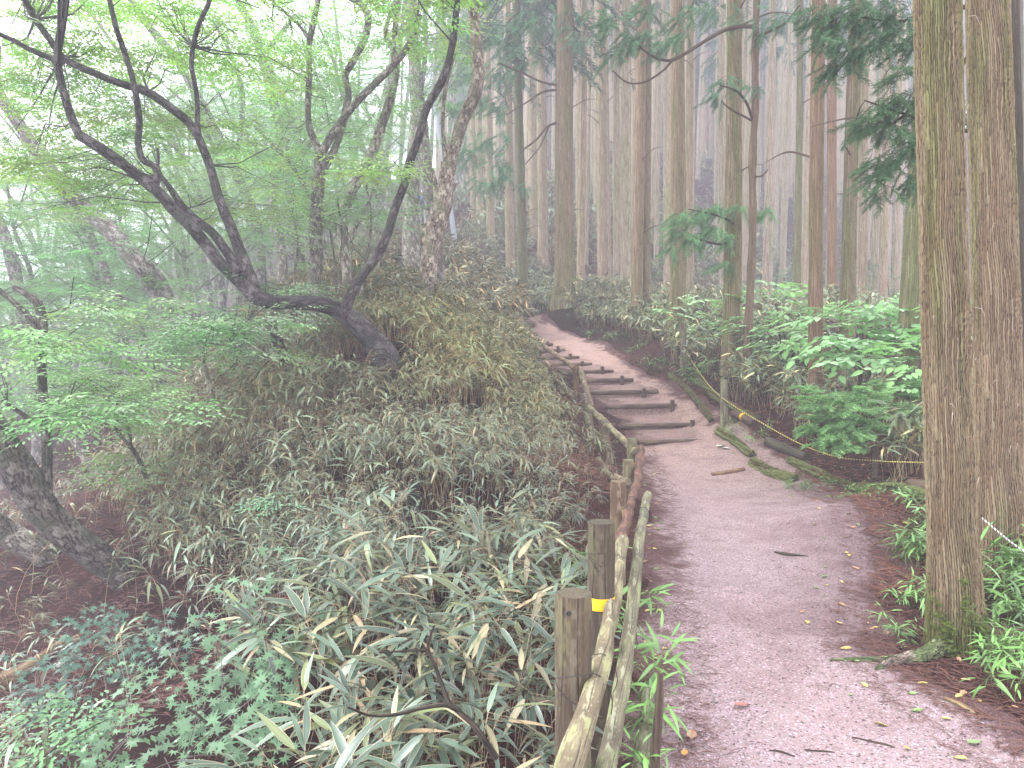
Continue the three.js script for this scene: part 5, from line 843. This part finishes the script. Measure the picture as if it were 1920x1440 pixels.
  for (let k = 0; k < 700; k++) { const z = -24.3 - r() * 7, e = edges(z), x = lerp(e[0], e[1], r()), g = 0.9 + r() * 0.5; if (z > -26 && x > e[0] + 0.5) continue; put(groups.far, x, z, 0.6 + 0.4 * r(), [g * 1.35, g * 1.3, g], 0.5); }
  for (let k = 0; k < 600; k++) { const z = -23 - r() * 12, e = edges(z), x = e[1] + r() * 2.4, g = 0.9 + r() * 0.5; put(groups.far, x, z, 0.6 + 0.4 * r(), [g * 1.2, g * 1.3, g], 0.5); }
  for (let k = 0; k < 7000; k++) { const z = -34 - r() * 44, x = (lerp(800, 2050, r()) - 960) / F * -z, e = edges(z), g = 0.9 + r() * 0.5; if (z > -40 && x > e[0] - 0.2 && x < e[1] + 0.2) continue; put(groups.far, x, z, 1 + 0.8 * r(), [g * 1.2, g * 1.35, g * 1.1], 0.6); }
  const mass = (list, geos, name, label) => { const t = thing(name, label, 'bamboo grass'); t.userData.kind = 'stuff'; split(list, geos, M.sasa, t, 'bamboo_grass'); };
  mass(groups.near, SASA, 'bamboo_grass', 'dense pale-edged dwarf bamboo leaves in front, left of the log fence');
  mass(groups.mid, SASA_MID, 'bamboo_grass', 'grey-green and tan dwarf bamboo thicket over the left bank and mound');
  mass(groups.far, SASA_FAR, 'bamboo_grass', 'dwarf bamboo undergrowth on the ridge and beneath the cedars');
  // clumps of larger sasa along the right bank
  const clump = [];
  for (const [u, v, d, n, R] of [[1262, 690, 15.5, 24, 0.5], [1370, 690, 12.4, 40, 0.45], [1340, 640, 14, 30, 0.5], [1440, 700, 12, 46, 0.5], [1480, 690, 11.6, 40, 0.5], [1500, 760, 10.5, 26, 0.35], [1590, 720, 10.5, 34, 0.5], [1640, 720, 10, 34, 0.45], [1690, 830, 7.9, 22, 0.25], [1735, 800, 8, 30, 0.3], [1240, 610, 18, 40, 0.8], [1150, 585, 20.5, 60, 1], [1120, 560, 22, 50, 1], [1215, 640, 17.5, 24, 0.5], [1440, 640, 13, 30, 0.5], [1010, 560, 25, 60, 1.2]])
    for (let k = 0; k < n; k++) { const c = P(u, v, d), x = c.x + (r() + r() - 1) * R, z = c.z + (r() + r() - 1) * R, e = edges(z); if (x < e[1] + 0.25 && x > e[0] - 0.2) continue; const g = 0.9 + r() * 0.5; put(clump, x, z, 0.6 + 0.5 * r(), [g * 1.25, g * 1.3, g * 1.1], 0.6); }
  mass(clump, SASA, 'bamboo_grass', 'tufts of pale dwarf bamboo along the right bank behind the rope');
  // fresh green young bamboo round the near trunks and fence foot
  const young = [];
  for (const [u, v, d, n, R, h] of [[1725, 1130, 4.8, 16, 0.16, 0.5], [1715, 1060, 5.6, 22, 0.25, 0.6], [1740, 1020, 6, 14, 0.2, 0.6], [1700, 1190, 4.25, 8, 0.12, 0.35], [1890, 1180, 4.6, 26, 0.2, 0.7], [1915, 1120, 4.9, 26, 0.25, 0.8], [1900, 1310, 3.5, 14, 0.15, 0.5], [1850, 1290, 3.75, 5, 0.07, 0.45], [1925, 1260, 3.8, 18, 0.18, 0.6], [1210, 1180, 3.6, 14, 0.09, 0.6], [1218, 1290, 3.05, 10, 0.07, 0.55], [1208, 1390, 2.7, 8, 0.07, 0.55], [1215, 1075, 4.6, 8, 0.1, 0.5], [1110, 622, 19.5, 22, 0.5, 0.5], [1150, 642, 18.4, 22, 0.5, 0.5], [1080, 603, 21.3, 20, 0.5, 0.5], [1200, 664, 16.8, 20, 0.45, 0.5], [1235, 694, 15.4, 14, 0.35, 0.45], [1100, 1010, 4.2, 26, 0.25, 0.7], [1060, 960, 5, 20, 0.3, 0.7], [1130, 790, 11, 6, 0.15, 0.8], [1700, 960, 6.6, 12, 0.2, 0.35], [1620, 900, 7.8, 14, 0.3, 0.35], [1540, 870, 8.7, 12, 0.25, 0.3], [1480, 880, 8.9, 10, 0.2, 0.3], [1660, 940, 7, 12, 0.25, 0.3], [1380, 780, 11.3, 10, 0.25, 0.4], [1300, 720, 13.6, 10, 0.25, 0.4], [1310, 690, 14, 24, 0.4, 0.7], [1420, 790, 10.9, 12, 0.3, 0.4], [1580, 930, 7.6, 8, 0.2, 0.25]])
    for (let k = 0; k < n; k++) { if (u < 1230 && k % 2) continue; const c = P(u, v, d), x = c.x + (r() + r() - 1) * R, z = c.z + (r() + r() - 1) * R, g = 0.55 + r() * 0.5; put(young, x, z, h * (0.7 + r() * 0.7), [g, g, g], 0.9); }
  mass(young, SASA_YOUNG, 'bamboo_seedling', 'fresh green young bamboo sprouting round the near trunks and along the path edges');
}
// ------------------------------------------------------------------ maple saplings and seedlings at the lower left
function spread(name, label, geos, spots, seed, { tone = [1, 1, 1], sc = 1, stem, face = 0, category = 'sapling', tilt = 0.5, mat = M.leaf } = {}) {
  const t = thing(name, label, category), r = rngOf(seed), out = [];
  for (const [u, v, d, R, n] of spots) { const at = out.length, c = P(u, v, d), turn = Q(V(1, 0, 0), face); plate(out, c, R, n, r, tone, tilt, sc); for (let k = at; k < out.length; k++) { out[k].p.sub(c).applyQuaternion(turn).add(c); out[k].q.premultiply(turn); } }
  split(out, geos, mat, t, 'foliage');
  for (const s of stem ?? []) { const n = px(s); part('stem', tube(n, { seg: 7, step: 0.05, col: () => [0.55, 0.42, 0.38] }), M.grey, t); }
  return t;
}
spread('maple_sapling', 'wide low maple with star-shaped leaves in the lower left foreground', [MAPLE], [[430, 1215, 4.1, 0.20, 5], [510, 1190, 4.1, 0.20, 5], [560, 1175, 4.1, 0.15, 3], [370, 1265, 3.9, 0.20, 5], [440, 1265, 3.8, 0.19, 4], [330, 1320, 3.6, 0.19, 5], [400, 1330, 3.5, 0.19, 4], [290, 1345, 3.6, 0.15, 3], [480, 1310, 3.5, 0.17, 3], [300, 1400, 3.2, 0.17, 4], [370, 1395, 3.1, 0.19, 5], [440, 1380, 3.2, 0.14, 3], [520, 1260, 3.9, 0.17, 3], [330, 1440, 3, 0.15, 4], [260, 1430, 3.1, 0.12, 3]], 601, { tone: [0.95, 1.0, 0.95], tilt: 0.5, face: 0.5, stem: [[[420, 1500, 12, 3.6], [430, 1400, 10, 3.6], [450, 1320, 8, 3.7], [480, 1230, 5, 3.9]], [[430, 1400, 8, 3.6], [370, 1340, 6, 3.5], [320, 1310, 4, 3.5]]] });
spread('maple_sapling', 'bluish-green maple seedling on bare soil left of the wide low maple', [MAPLE], [[190, 1210, 5.6, 0.25, 7], [225, 1195, 5.6, 0.2, 5], [150, 1240, 5.5, 0.25, 7], [200, 1250, 5.4, 0.25, 6], [130, 1290, 5.2, 0.22, 6], [180, 1280, 5.2, 0.25, 7], [250, 1230, 5.5, 0.18, 3], [150, 1310, 5.1, 0.18, 4]], 602, { tone: [0.5, 0.66, 0.8], face: 0.45, stem: [[[208, 1350, 6, 5.2], [200, 1290, 5, 5.2], [190, 1230, 3, 5.4]]] });
spread('leafy_shoot', 'pale green oval-leaved shoot in the bottom left corner', SPRAYS, [[30, 1394, 3.6, 0.16, 7], [80, 1404, 3.6, 0.16, 8], [130, 1424, 3.5, 0.16, 8], [50, 1444, 3.4, 0.18, 8], [110, 1464, 3.3, 0.16, 7], [180, 1409, 3.6, 0.11, 4], [90, 1379, 3.7, 0.12, 4], [0, 1434, 3.4, 0.14, 6], [205, 1379, 3.7, 0.06, 2]], 603, { face: 0.4, tone: [0.75, 0.95, 0.95], sc: 0.58, stem: [[[20, 1500, 8, 3.4], [80, 1420, 6, 3.5], [140, 1380, 4, 3.6], [210, 1345, 2, 3.7]]] });
spread('leafy_shoot', 'small blue-green tuft of leaves among the dark sasa', SPRAYS, [[528, 938, 6.6, 0.11, 9]], 604, { tone: [0.8, 1.2, 1.4], sc: 0.6 });
spread('fern', 'little fern frond on the bank beside the leaning fence posts', CED_FINE, [[1112, 880, 8.6, 0.08, 5]], 605, { tone: [1.4, 2.2, 1.3], sc: 0.4, category: 'fern', mat: M.needle });
// ------------------------------------------------------------------ shrubs of the right bank
{
  const bright = [1.4, 1.5, 1.25];
  spread('broadleaf_shrub', 'bright green shrub between the greenish and the reddish spotted cedars', SPRAY_BIG, [[1440, 560, 13.5, 0.45, 12], [1470, 590, 13, 0.5, 14], [1440, 610, 13, 0.45, 12], [1490, 620, 12.6, 0.45, 12], [1460, 650, 12.4, 0.4, 11], [1500, 580, 13, 0.35, 8], [1435, 545, 13.6, 0.3, 6], [1490, 650, 12.2, 0.35, 8], [1450, 530, 13.8, 0.2, 4]], 611, { tone: bright, category: 'shrub', stem: [[[1470, 720, 8, 12.6], [1465, 640, 6, 12.8], [1455, 570, 4, 13.2]], [[1470, 720, 7, 12.6], [1490, 650, 5, 12.6], [1498, 590, 3, 12.9]]] });
  spread('broadleaf_shrub', 'bright low shrub left of the greenish cedar, behind the taller rope post', SPRAY_BIG, [[1300, 570, 17, 0.55, 11], [1330, 560, 17, 0.55, 11], [1310, 600, 16, 0.5, 11], [1345, 590, 16, 0.5, 11], [1330, 620, 15.5, 0.5, 9], [1300, 630, 16, 0.4, 8]], 612, { tone: bright, category: 'shrub', stem: [[[1320, 680, 7, 15.8], [1320, 600, 4, 16.3]]] });
  spread('broadleaf_shrub', 'large-leaved shrub spreading round the leaning brown cedar', SPRAY_BIG, [[1560, 595, 10.2, 0.3, 7], [1600, 580, 10.2, 0.3, 8], [1640, 590, 10, 0.32, 8], [1680, 600, 10, 0.3, 6], [1550, 630, 9.8, 0.3, 8], [1600, 630, 9.8, 0.32, 9], [1640, 640, 9.6, 0.3, 8], [1580, 665, 9.5, 0.3, 8], [1630, 670, 9.4, 0.28, 7], [1540, 665, 9.7, 0.2, 5], [1670, 645, 9.6, 0.24, 5], [1660, 565, 10.2, 0.25, 5]], 613, { tone: [1.2, 1.4, 1.25], category: 'shrub', sc: 1.0, stem: [[[1610, 780, 9, 9.8], [1612, 690, 7, 9.8], [1600, 630, 5, 10]], [[1610, 740, 7, 9.8], [1650, 670, 5, 9.7], [1690, 620, 3, 10]], [[1612, 700, 6, 9.8], [1560, 640, 4, 9.9]]] });
  spread('broadleaf_shrub', 'green shrub squeezed between the green-mossed cedar and the big near trunk', SPRAY_BIG, [[1730, 610, 9, 0.25, 6], [1735, 650, 8.8, 0.25, 8], [1725, 690, 8.6, 0.25, 7], [1740, 720, 8.4, 0.22, 6], [1715, 650, 9, 0.2, 5], [1745, 585, 9, 0.2, 4]], 614, { tone: [1.3, 1.5, 1.2], category: 'shrub', stem: [[[1738, 820, 7, 8.6], [1735, 720, 5, 8.7], [1730, 630, 3, 9]]] });
  spread('broadleaf_shrub', 'green shrub at the right edge behind the second big trunk', SPRAY_BIG, [[1912, 660, 8, 0.25, 6], [1920, 700, 7.8, 0.25, 8], [1915, 740, 7.6, 0.25, 8], [1925, 780, 7.5, 0.25, 7], [1940, 720, 7.8, 0.3, 7]], 615, { tone: [1.4, 1.5, 1.1], category: 'shrub', stem: [[[1925, 880, 8, 7.6], [1920, 760, 5, 7.7]]] });
  const t = thing('cedar_sapling', 'bushy light green cedar sapling beside the red needle bank', 'sapling'), r = rngOf(616);
  part('trunk', tube(px([[1640, 930, 12, 8.5], [1642, 840, 10, 8.5], [1650, 740, 7, 8.5], [1655, 690, 3, 8.5]]), { seg: 8, step: 0.08 }), M.cedar, t);
  const out = []; for (const [u, v, d, R, n] of [[1560, 770, 8.5, 0.2, 20], [1600, 750, 8.4, 0.22, 24], [1640, 730, 8.4, 0.2, 20], [1680, 735, 8.5, 0.2, 18], [1580, 800, 8.3, 0.22, 24], [1630, 780, 8.2, 0.24, 26], [1680, 770, 8.3, 0.2, 16], [1550, 740, 8.6, 0.14, 10], [1610, 820, 8.2, 0.2, 18], [1570, 830, 8.2, 0.16, 12], [1700, 720, 8.5, 0.15, 10], [1540, 805, 8.4, 0.13, 9]]) { const c = P(u, v, d), m = P(1645, 800, 8.5); for (let k = 0; k < n; k++) { const a = Math.atan2(c.z - m.z, c.x - m.x) + (r() - 0.5) * 2, g = 0.75 + r() * 0.6; out.push({ p: V(c.x + (r() + r() - 1) * R, c.y + (r() + r() - 1) * R * 0.6, c.z + (r() + r() - 1) * R), q: euler((r() - 0.5) * 0.6, -a, 0.15 - r() * 0.5), s: 0.5 + r() * 0.35, c: [g * 1.25, g * 1.3, g * 1.1] }); } }
  split(out, CED_SAP, M.needle, t, 'foliage');
  // dim evergreens far back under the cedars
  const g = 'dim evergreen shrubs deep under the cedars';
  [[1660, 540, 24, 'dark evergreen shrub in the gap left of the green-mossed cedar'], [1740, 560, 22, 'dark evergreen shrub against the left side of the big near trunk'], [1470, 560, 30, 'faint shrub behind the slim greenish cedar'], [1350, 540, 34, 'faint shrub behind the greenish cedar'], [1240, 520, 30, 'faint grey-green shrub right of the twin cedar'], [1600, 560, 30, 'faint shrub behind the leaning brown cedar']].forEach(([u, v, d, label], i) => { const q = rngOf(620 + i), s = spread('evergreen_shrub', label, SPRAY_FAR, Array.from({ length: 9 }, () => [u + (q() - 0.5) * 90, v + (q() - 0.6) * 80, d + (q() - 0.5) * 1.5, 0.6, 13]), 630 + i, { tone: i < 2 ? [0.45, 0.6, 0.6] : [0.7, 0.9, 0.9], category: 'shrub', stem: [[[u, v + 50, 8, d], [u + 4, v, 6, d], [u, v - 40, 3, d]]] }); s.userData.group = g; });
}
// ------------------------------------------------------------------ litter and small things
{
  const r = rngOf(700), twig = new MB(); twig.stick([[-0.05, 0, 0, 0.0012], [0, 0.004, 0.006, 0.0014], [0.05, 0, 0, 0.0007]], [1, 1, 1]);
  const spriglet = new MB(); spriglet.stick([[-0.06, 0, 0, 0.002], [0, 0.008, 0.004, 0.0026], [0.06, 0.002, 0, 0.001]], [1, 1, 1], 4); for (let k = 0; k < 12; k++) { const x = -0.05 + k * 0.0095, s = k % 2 ? 1 : -1; spriglet.stick([[x, 0.005, 0, 0.0011], [x + 0.012, 0.008, s * 0.012, 0.0005]], [1, 1, 1]); }
  const its = [], big = [];
  const lay = (list, x, z, s, c, tilt = 0.25) => { const e = edges(z), y = x > e[0] - 0.3 && x < e[1] + 0.3 ? pathY(x, z) - sstep(0.05, -0.4, Math.min(x - e[0], e[1] - x)) * 0.05 : H(x, z); list.push({ p: V(x, Math.max(y, x > e[0] && x < e[1] ? -9 : H(x, z)) + 0.004, z), q: euler((r() - 0.5) * tilt, r() * 6.283, (r() - 0.5) * tilt), s, c }); };
  for (let k = 0; k < 15000; k++) { const z = -2 - Math.pow(r(), 1.3) * 13, e = edges(z), side = r() < 0.4 ? -1 : 1, q = Math.pow(r(), 1.5), x = side < 0 ? e[0] + 0.3 - (0.1 + q * 0.9) * 0.5 + (r() - 0.3) * 0.2 : e[1] - 0.35 + q * 1.8; const g = 0.6 + r() * 0.7; lay(its, x, z, 0.35 + r() * 0.7, [0.15 * g, 0.075 * g, 0.055 * g]); }
  for (let k = 0; k < 6500; k++) { const z = -2.4 - Math.pow(r(), 1.4) * 11, e = edges(z), x = lerp(e[0], e[1], r()), g = 0.5 + r() * 0.7; if (fbm(x * 2, z * 2, 160, 2) < 0.42) continue; lay(its, x, z, 0.12 + Math.pow(r(), 3) * 0.6, [0.14 * g, 0.085 * g, 0.07 * g], 0.1); }
  for (let k = 0; k < 4500; k++) { const z = -2.3 - r() * 5, e = edges(z), x = e[1] - 0.15 + Math.pow(r(), 1.2) * 1.2, g = 0.5 + r() * 0.6; lay(big, x, z, 0.3 + r() * 0.6, [0.16 * g, 0.075 * g, 0.055 * g], 0.4); }
  for (let k = 0; k < 9000; k++) { const z = -5 - Math.pow(r(), 1.2) * 13, e = edges(z), x = e[1] - 0.1 + Math.pow(r(), 1.3) * 3.2, g = 0.6 + r() * 0.7; lay(big, x, z, 0.5 + r() * 0.9, [0.2 * g, 0.085 * g, 0.055 * g], 0.8); }
  for (let k = 0; k < 5000; k++) { const z = -7.5 - r() * 7, f = fenceX(z), x = f - 0.05 - r() * 1.1, g = 0.6 + r() * 0.6; lay(big, x, z, 0.5 + r() * 0.9, [0.19 * g, 0.085 * g, 0.06 * g], 0.8); }
  for (let k = 0; k < 9000; k++) { const z = -4.5 - r() * 9, x = -1.6 - r() * 6, g = 0.6 + r() * 0.6; lay(big, x, z, 0.7 + r() * 1.1, [0.17 * g, 0.08 * g, 0.065 * g], 0.8); }
  const lt = thing('needle_litter', 'scattered red-brown cedar needles and sprigs over path edges and banks', 'litter'); lt.userData.kind = 'stuff';
  instanced('needle_litter', twig.geo(), M.plain, its, lt); instanced('cedar_sprigs', spriglet.geo(), M.plain, big, lt);
  // small fallen leaves
  const fl = new MB(); leafBlade(fl, V(-0.025, 0, 0), V(1, 0.1, 0).normalize(), V(-0.1, 1, 0).normalize(), 0.05, 0.026, [[1, 1, 1], [0.85, 0.85, 0.85]], { rows: 4, droop: 0.15, fold: 0.25 });
  const leaves = []; for (let k = 0; k < 260; k++) { const z = -2.5 - r() * 10, e = edges(z), side = r() < 0.25 ? -1 : 1, x = side < 0 ? e[0] + r() * 0.15 : e[1] - 0.55 + r() * 1.1, g = 0.7 + r() * 0.5, c = r(); lay(leaves, x, z, 0.45 + r() * 0.7, c < 0.45 ? [0.5 * g, 0.4 * g, 0.12 * g] : c < 0.75 ? [0.42 * g, 0.24 * g, 0.13 * g] : [0.2 * g, 0.3 * g, 0.1 * g], 0.6); }
  const ll = thing('leaf_litter', 'small yellow and brown fallen leaves dotted along the path edges', 'litter'); ll.userData.kind = 'stuff'; instanced('leaf_litter', fl.geo(), M.plain, leaves, ll);
  const flat = (list, o) => { const n = px(list); for (const q of n) { q.p.y = Math.max(H(q.p.x, q.p.z), pathYsafe(q.p.x, q.p.z)) + q.r * 0.7; } return tube(n, { seg: 8, step: 0.03, uw: 0.15, vh: 0.5, disp: lump(0.006, o.seed ?? 1), col: tintLog(o.c, 0.2) }); };
  top('fallen_stick', flat([[1335, 862, 7, 9.9], [1365, 857, 8, 9.95], [1396, 853, 8, 10]], { c: [1.25, 0.85, 0.68] }), M.log, 'tan stick lying across the gravel below the lowest step', 'stick');
  top('fallen_stick', flat([[1770, 1322, 6, 3.4], [1798, 1338, 10, 3.33], [1828, 1356, 5, 3.25]], { c: [1.5, 1.2, 0.85] }), M.log, 'pale split stick on the gravel in front of the moss-footed trunk', 'stick');
  top('twig', flat([[1598, 1392, 2, 3.08], [1622, 1399, 4, 3.06], [1640, 1400, 4.5, 3.04], [1662, 1409, 3.5, 3.02], [1678, 1412, 2, 3.0]], { c: [0.4, 0.3, 0.27] }), M.log, 'dark twig near the bottom of the gravel path, right of centre', 'twig');
  top('twig', flat([[1442, 1425, 2, 2.93], [1458, 1424, 4, 2.93], [1470, 1429, 4.5, 2.92], [1490, 1438, 2, 2.9]], { c: [0.36, 0.27, 0.24] }), M.log, 'short dark sprig at the very bottom of the gravel path', 'twig');
  top('twig', flat([[1508, 1412, 2, 2.97], [1530, 1409, 3.5, 2.97], [1548, 1414, 3, 2.97], [1565, 1414, 2, 2.96]], { c: [0.38, 0.3, 0.26] }), M.log, 'thin dark twig between the two others near the path bottom', 'twig');
  for (const [k, pts] of [[0, [[1452, 1021, 3, 6.0], [1470, 1026, 7, 5.93], [1488, 1025, 6, 5.9], [1516, 1029, 2, 5.85]]]]) top('bark_piece', flat(pts, { c: [0.3, 0.25, 0.24], seed: 3 }), M.log, 'black strip of bark lying in the middle of the gravel path', 'bark');
  const leafAt = (label, u, v, d, L, c, yaw, name = 'fallen_leaf') => { const b = new MB(); leafBlade(b, V(-L / 2, 0.003, 0), V(1, 0.08, 0).normalize(), V(-0.08, 1, 0).normalize(), L, L * 0.5, [c, c.map((x) => x * 0.85)], { rows: 6, droop: 0.12, fold: 0.2 }); const p = P(u, v, d), g = b.geo(); const m = top(name, g, M.plain, label, 'leaf'); m.position.set(p.x, Math.max(H(p.x, p.z), pathYsafe(p.x, p.z)) + 0.006, p.z); m.rotation.y = yaw; };
  leafAt('green oval leaf lying on the gravel at the lower right', 1828, 1397, 3.02, 0.065, [0.16, 0.22, 0.09], 0.2);
  leafAt('reddish-brown leaf on the gravel below and left of centre', 1392, 1328, 3.35, 0.07, [0.3, 0.13, 0.1], 0.1);
  leafAt('brown upright leaf at the bottom left edge of the gravel', 1297, 1394, 3.05, 0.08, [0.36, 0.2, 0.13], 1.3);
  leafAt('orange leaf in the corner by the ground log', 1284, 1425, 2.92, 0.05, [0.5, 0.24, 0.07], 1.2);
  leafAt('pale grey-green leaf fallen at the right end of the lowest step', 1352, 820, 10.9, 0.16, [0.55, 0.62, 0.5], 0.5);
  leafAt('second pale leaf beside the other at the lowest step', 1362, 825, 10.8, 0.12, [0.6, 0.66, 0.56], -0.7);
  leafAt('yellow leaf on the dark needles left of the near trunk', 1674, 1085, 5.5, 0.05, [0.6, 0.42, 0.06], 0.6);
  // dead branch standing in the sasa in front
  const db = thing('dead_branch', 'bare dark forked branch poking up through the sasa in front', 'branch');
  const stick = (name, l) => part(name, tube(px(l), { seg: 10, step: 0.02, uw: 0.15, disp: lump(0.005, 4), col: () => [0.36, 0.29, 0.25] }), M.grey, db);
  stick('stem', [[930, 1420, 14.9, 1.95], [887, 1358, 12.4, 1.92], [860, 1334, 11.2, 1.9], [843, 1318, 9.9, 1.9], [828, 1280, 8.7, 1.9], [814, 1243, 7.4, 1.9], [803, 1216, 6.8, 1.9], [808, 1190, 5.0, 1.9], [815, 1172, 3.1, 1.9]]);
  stick('branch', [[862, 1332, 9.3, 1.9], [837, 1322, 8.7, 1.86], [790, 1328, 8.1, 1.8], [740, 1340, 7.4, 1.76], [693, 1341, 6.2, 1.74], [652, 1326, 4.3, 1.72]]);
  stick('branch', [[804, 1218, 4.3, 1.9], [767, 1220, 3.7, 1.88], [713, 1224, 1.9, 1.86]]);
  // long dry log and branches on the bare slope at the lower left
  top('fallen_log', logAt([[0, 1258, 26, 7.3], [50, 1228, 26, 7.4], [110, 1190, 24, 7.6], [150, 1170, 16, 7.7]], M.log, { rest: 0.9, c: [0.85, 0.62, 0.48], seed: 41, rough: 0.05 }), M.log, 'rotting brown log on the bare slope at the left edge', 'log');
  top('fallen_branch', logAt([[-10, 1196, 8, 7.6], [40, 1190, 7, 7.7], [110, 1170, 5, 7.8]], M.log, { rest: 0.9, c: [1.3, 1.0, 0.8], seed: 42 }), M.log, 'thin pale dead branch above the rotting log on the bare slope', 'branch');
  top('mossy_root', logAt([[-30, 1320, 60, 5.3], [30, 1352, 50, 5.2], [80, 1372, 40, 5.1], [130, 1400, 26, 5]], M.log, { rest: 0.5, c: [0.42, 0.46, 0.24], seed: 43, rough: 0.03 }), M.log, 'mossy buttress root emerging from the bottom left corner', 'root');
}
// ------------------------------------------------------------------ a walker far up the trail
{
  const foot = P(793, 447, 37.2); foot.y = Math.max(foot.y, H(foot.x, foot.z));
  const J = { pel: [0, 0.92, 0], chest: [0.02, 1.25, 0], neck: [0.02, 1.45, 0], head: [0.03, 1.57, -0.02], hipL: [-0.1, 0.9, 0], hipR: [0.1, 0.9, 0], kneeL: [-0.11, 0.5, -0.14], kneeR: [0.11, 0.48, 0.02], ankL: [-0.11, 0.12, -0.12], ankR: [0.11, 0.07, 0.12], toeL: [-0.12, 0.08, -0.3], toeR: [0.12, 0.03, -0.06], shL: [-0.19, 1.37, 0], shR: [0.21, 1.37, 0], elL: [-0.25, 1.1, -0.03], elR: [0.28, 1.1, 0.03], haL: [-0.24, 0.88, -0.14], haR: [0.27, 0.86, -0.1] };
  const bones = [['pel', 'chest', 0.15, 0.16], ['chest', 'neck', 0.15, 0.07], ['neck', 'head', 0.06, 0.105], ['hipL', 'kneeL', 0.09, 0.065], ['kneeL', 'ankL', 0.06, 0.042], ['ankL', 'toeL', 0.045, 0.035], ['hipR', 'kneeR', 0.09, 0.065], ['kneeR', 'ankR', 0.06, 0.042], ['ankR', 'toeR', 0.045, 0.035], ['shL', 'elL', 0.062, 0.05], ['elL', 'haL', 0.048, 0.036], ['shR', 'elR', 0.062, 0.05], ['elR', 'haR', 0.048, 0.036], ['shL', 'shR', 0.07, 0.07]];
  const res = 64, mc = new MarchingCubes(res, new THREE.MeshStandardMaterial(), false, false, 60000); mc.isolation = 0;
  const S = 1.0;
  for (let k = 0; k < res; k++) for (let j = 0; j < res; j++) for (let i = 0; i < res; i++) {
    const x = (i / res * 2 - 1) * S, y = (j / res * 2 - 1) * S + 0.85, z = (k / res * 2 - 1) * S; let d = 9;
    for (const [a, b, r0, r1] of bones) { const A = J[a], B = J[b], bx = B[0] - A[0], by = B[1] - A[1], bz = B[2] - A[2], t = clamp(((x - A[0]) * bx + (y - A[1]) * by + (z - A[2]) * bz) / (bx * bx + by * by + bz * bz), 0, 1), e = Math.hypot(x - A[0] - bx * t, y - A[1] - by * t, z - A[2] - bz * t) - lerp(r0, r1, t), h = clamp(0.5 + 0.5 * (d - e) / 0.05, 0, 1); d = lerp(d, e, h) - 0.05 * h * (1 - h); }
    mc.field[i + j * res + k * res * res] = -d;
  }
  mc.update();
  const n = mc.count, pos = new Float32Array(n * 3), nor = new Float32Array(mc.normalArray.subarray(0, n * 3)), col = new Float32Array(n * 3);
  for (let i = 0; i < n; i++) { const x = mc.positionArray[i * 3] * S, y = mc.positionArray[i * 3 + 1] * S + 0.85, z = mc.positionArray[i * 3 + 2] * S; pos.set([x, y, z], i * 3); const c = y > 1.47 ? [0.45, 0.3, 0.23] : y > 0.86 && !(Math.abs(x) > 0.2 && y < 0.93) ? [0.03, 0.05, 0.16] : y > 0.86 ? [0.45, 0.3, 0.23] : y > 0.12 ? [0.32, 0.33, 0.3] : [0.08, 0.06, 0.05]; col.set(c, i * 3); }
  const g = new THREE.BufferGeometry(); g.setAttribute('position', new THREE.BufferAttribute(pos, 3)); g.setAttribute('normal', new THREE.BufferAttribute(nor, 3)); g.setAttribute('color', new THREE.BufferAttribute(col, 3));
  const t = thing('person', 'walker in a dark blue jacket and pale hat on the distant steps', 'person', null, foot);
  part('body', g, M.plain, t);
  const hat = new THREE.LatheGeometry([[0, 0.13], [0.06, 0.12], [0.105, 0.08], [0.115, 0.02], [0.17, 0], [0.17, -0.008], [0.11, 0.005]].map(([x, y]) => new THREE.Vector2(x, y)), 20); hat.translate(0.03, 1.6, -0.02);
  part('hat', hat, std({ color: new THREE.Color().setRGB(0.6, 0.62, 0.64), side: THREE.DoubleSide }), t);
  part('backpack', tube([{ p: V(0.02, 1.0, 0.17), r: 0.1 }, { p: V(0.02, 1.2, 0.2), r: 0.14 }, { p: V(0.02, 1.4, 0.17), r: 0.08 }], { seg: 12, step: 0.05 }), std({ color: new THREE.Color().setRGB(0.05, 0.07, 0.1) }), t);
}

renderer.render(scene, camera);
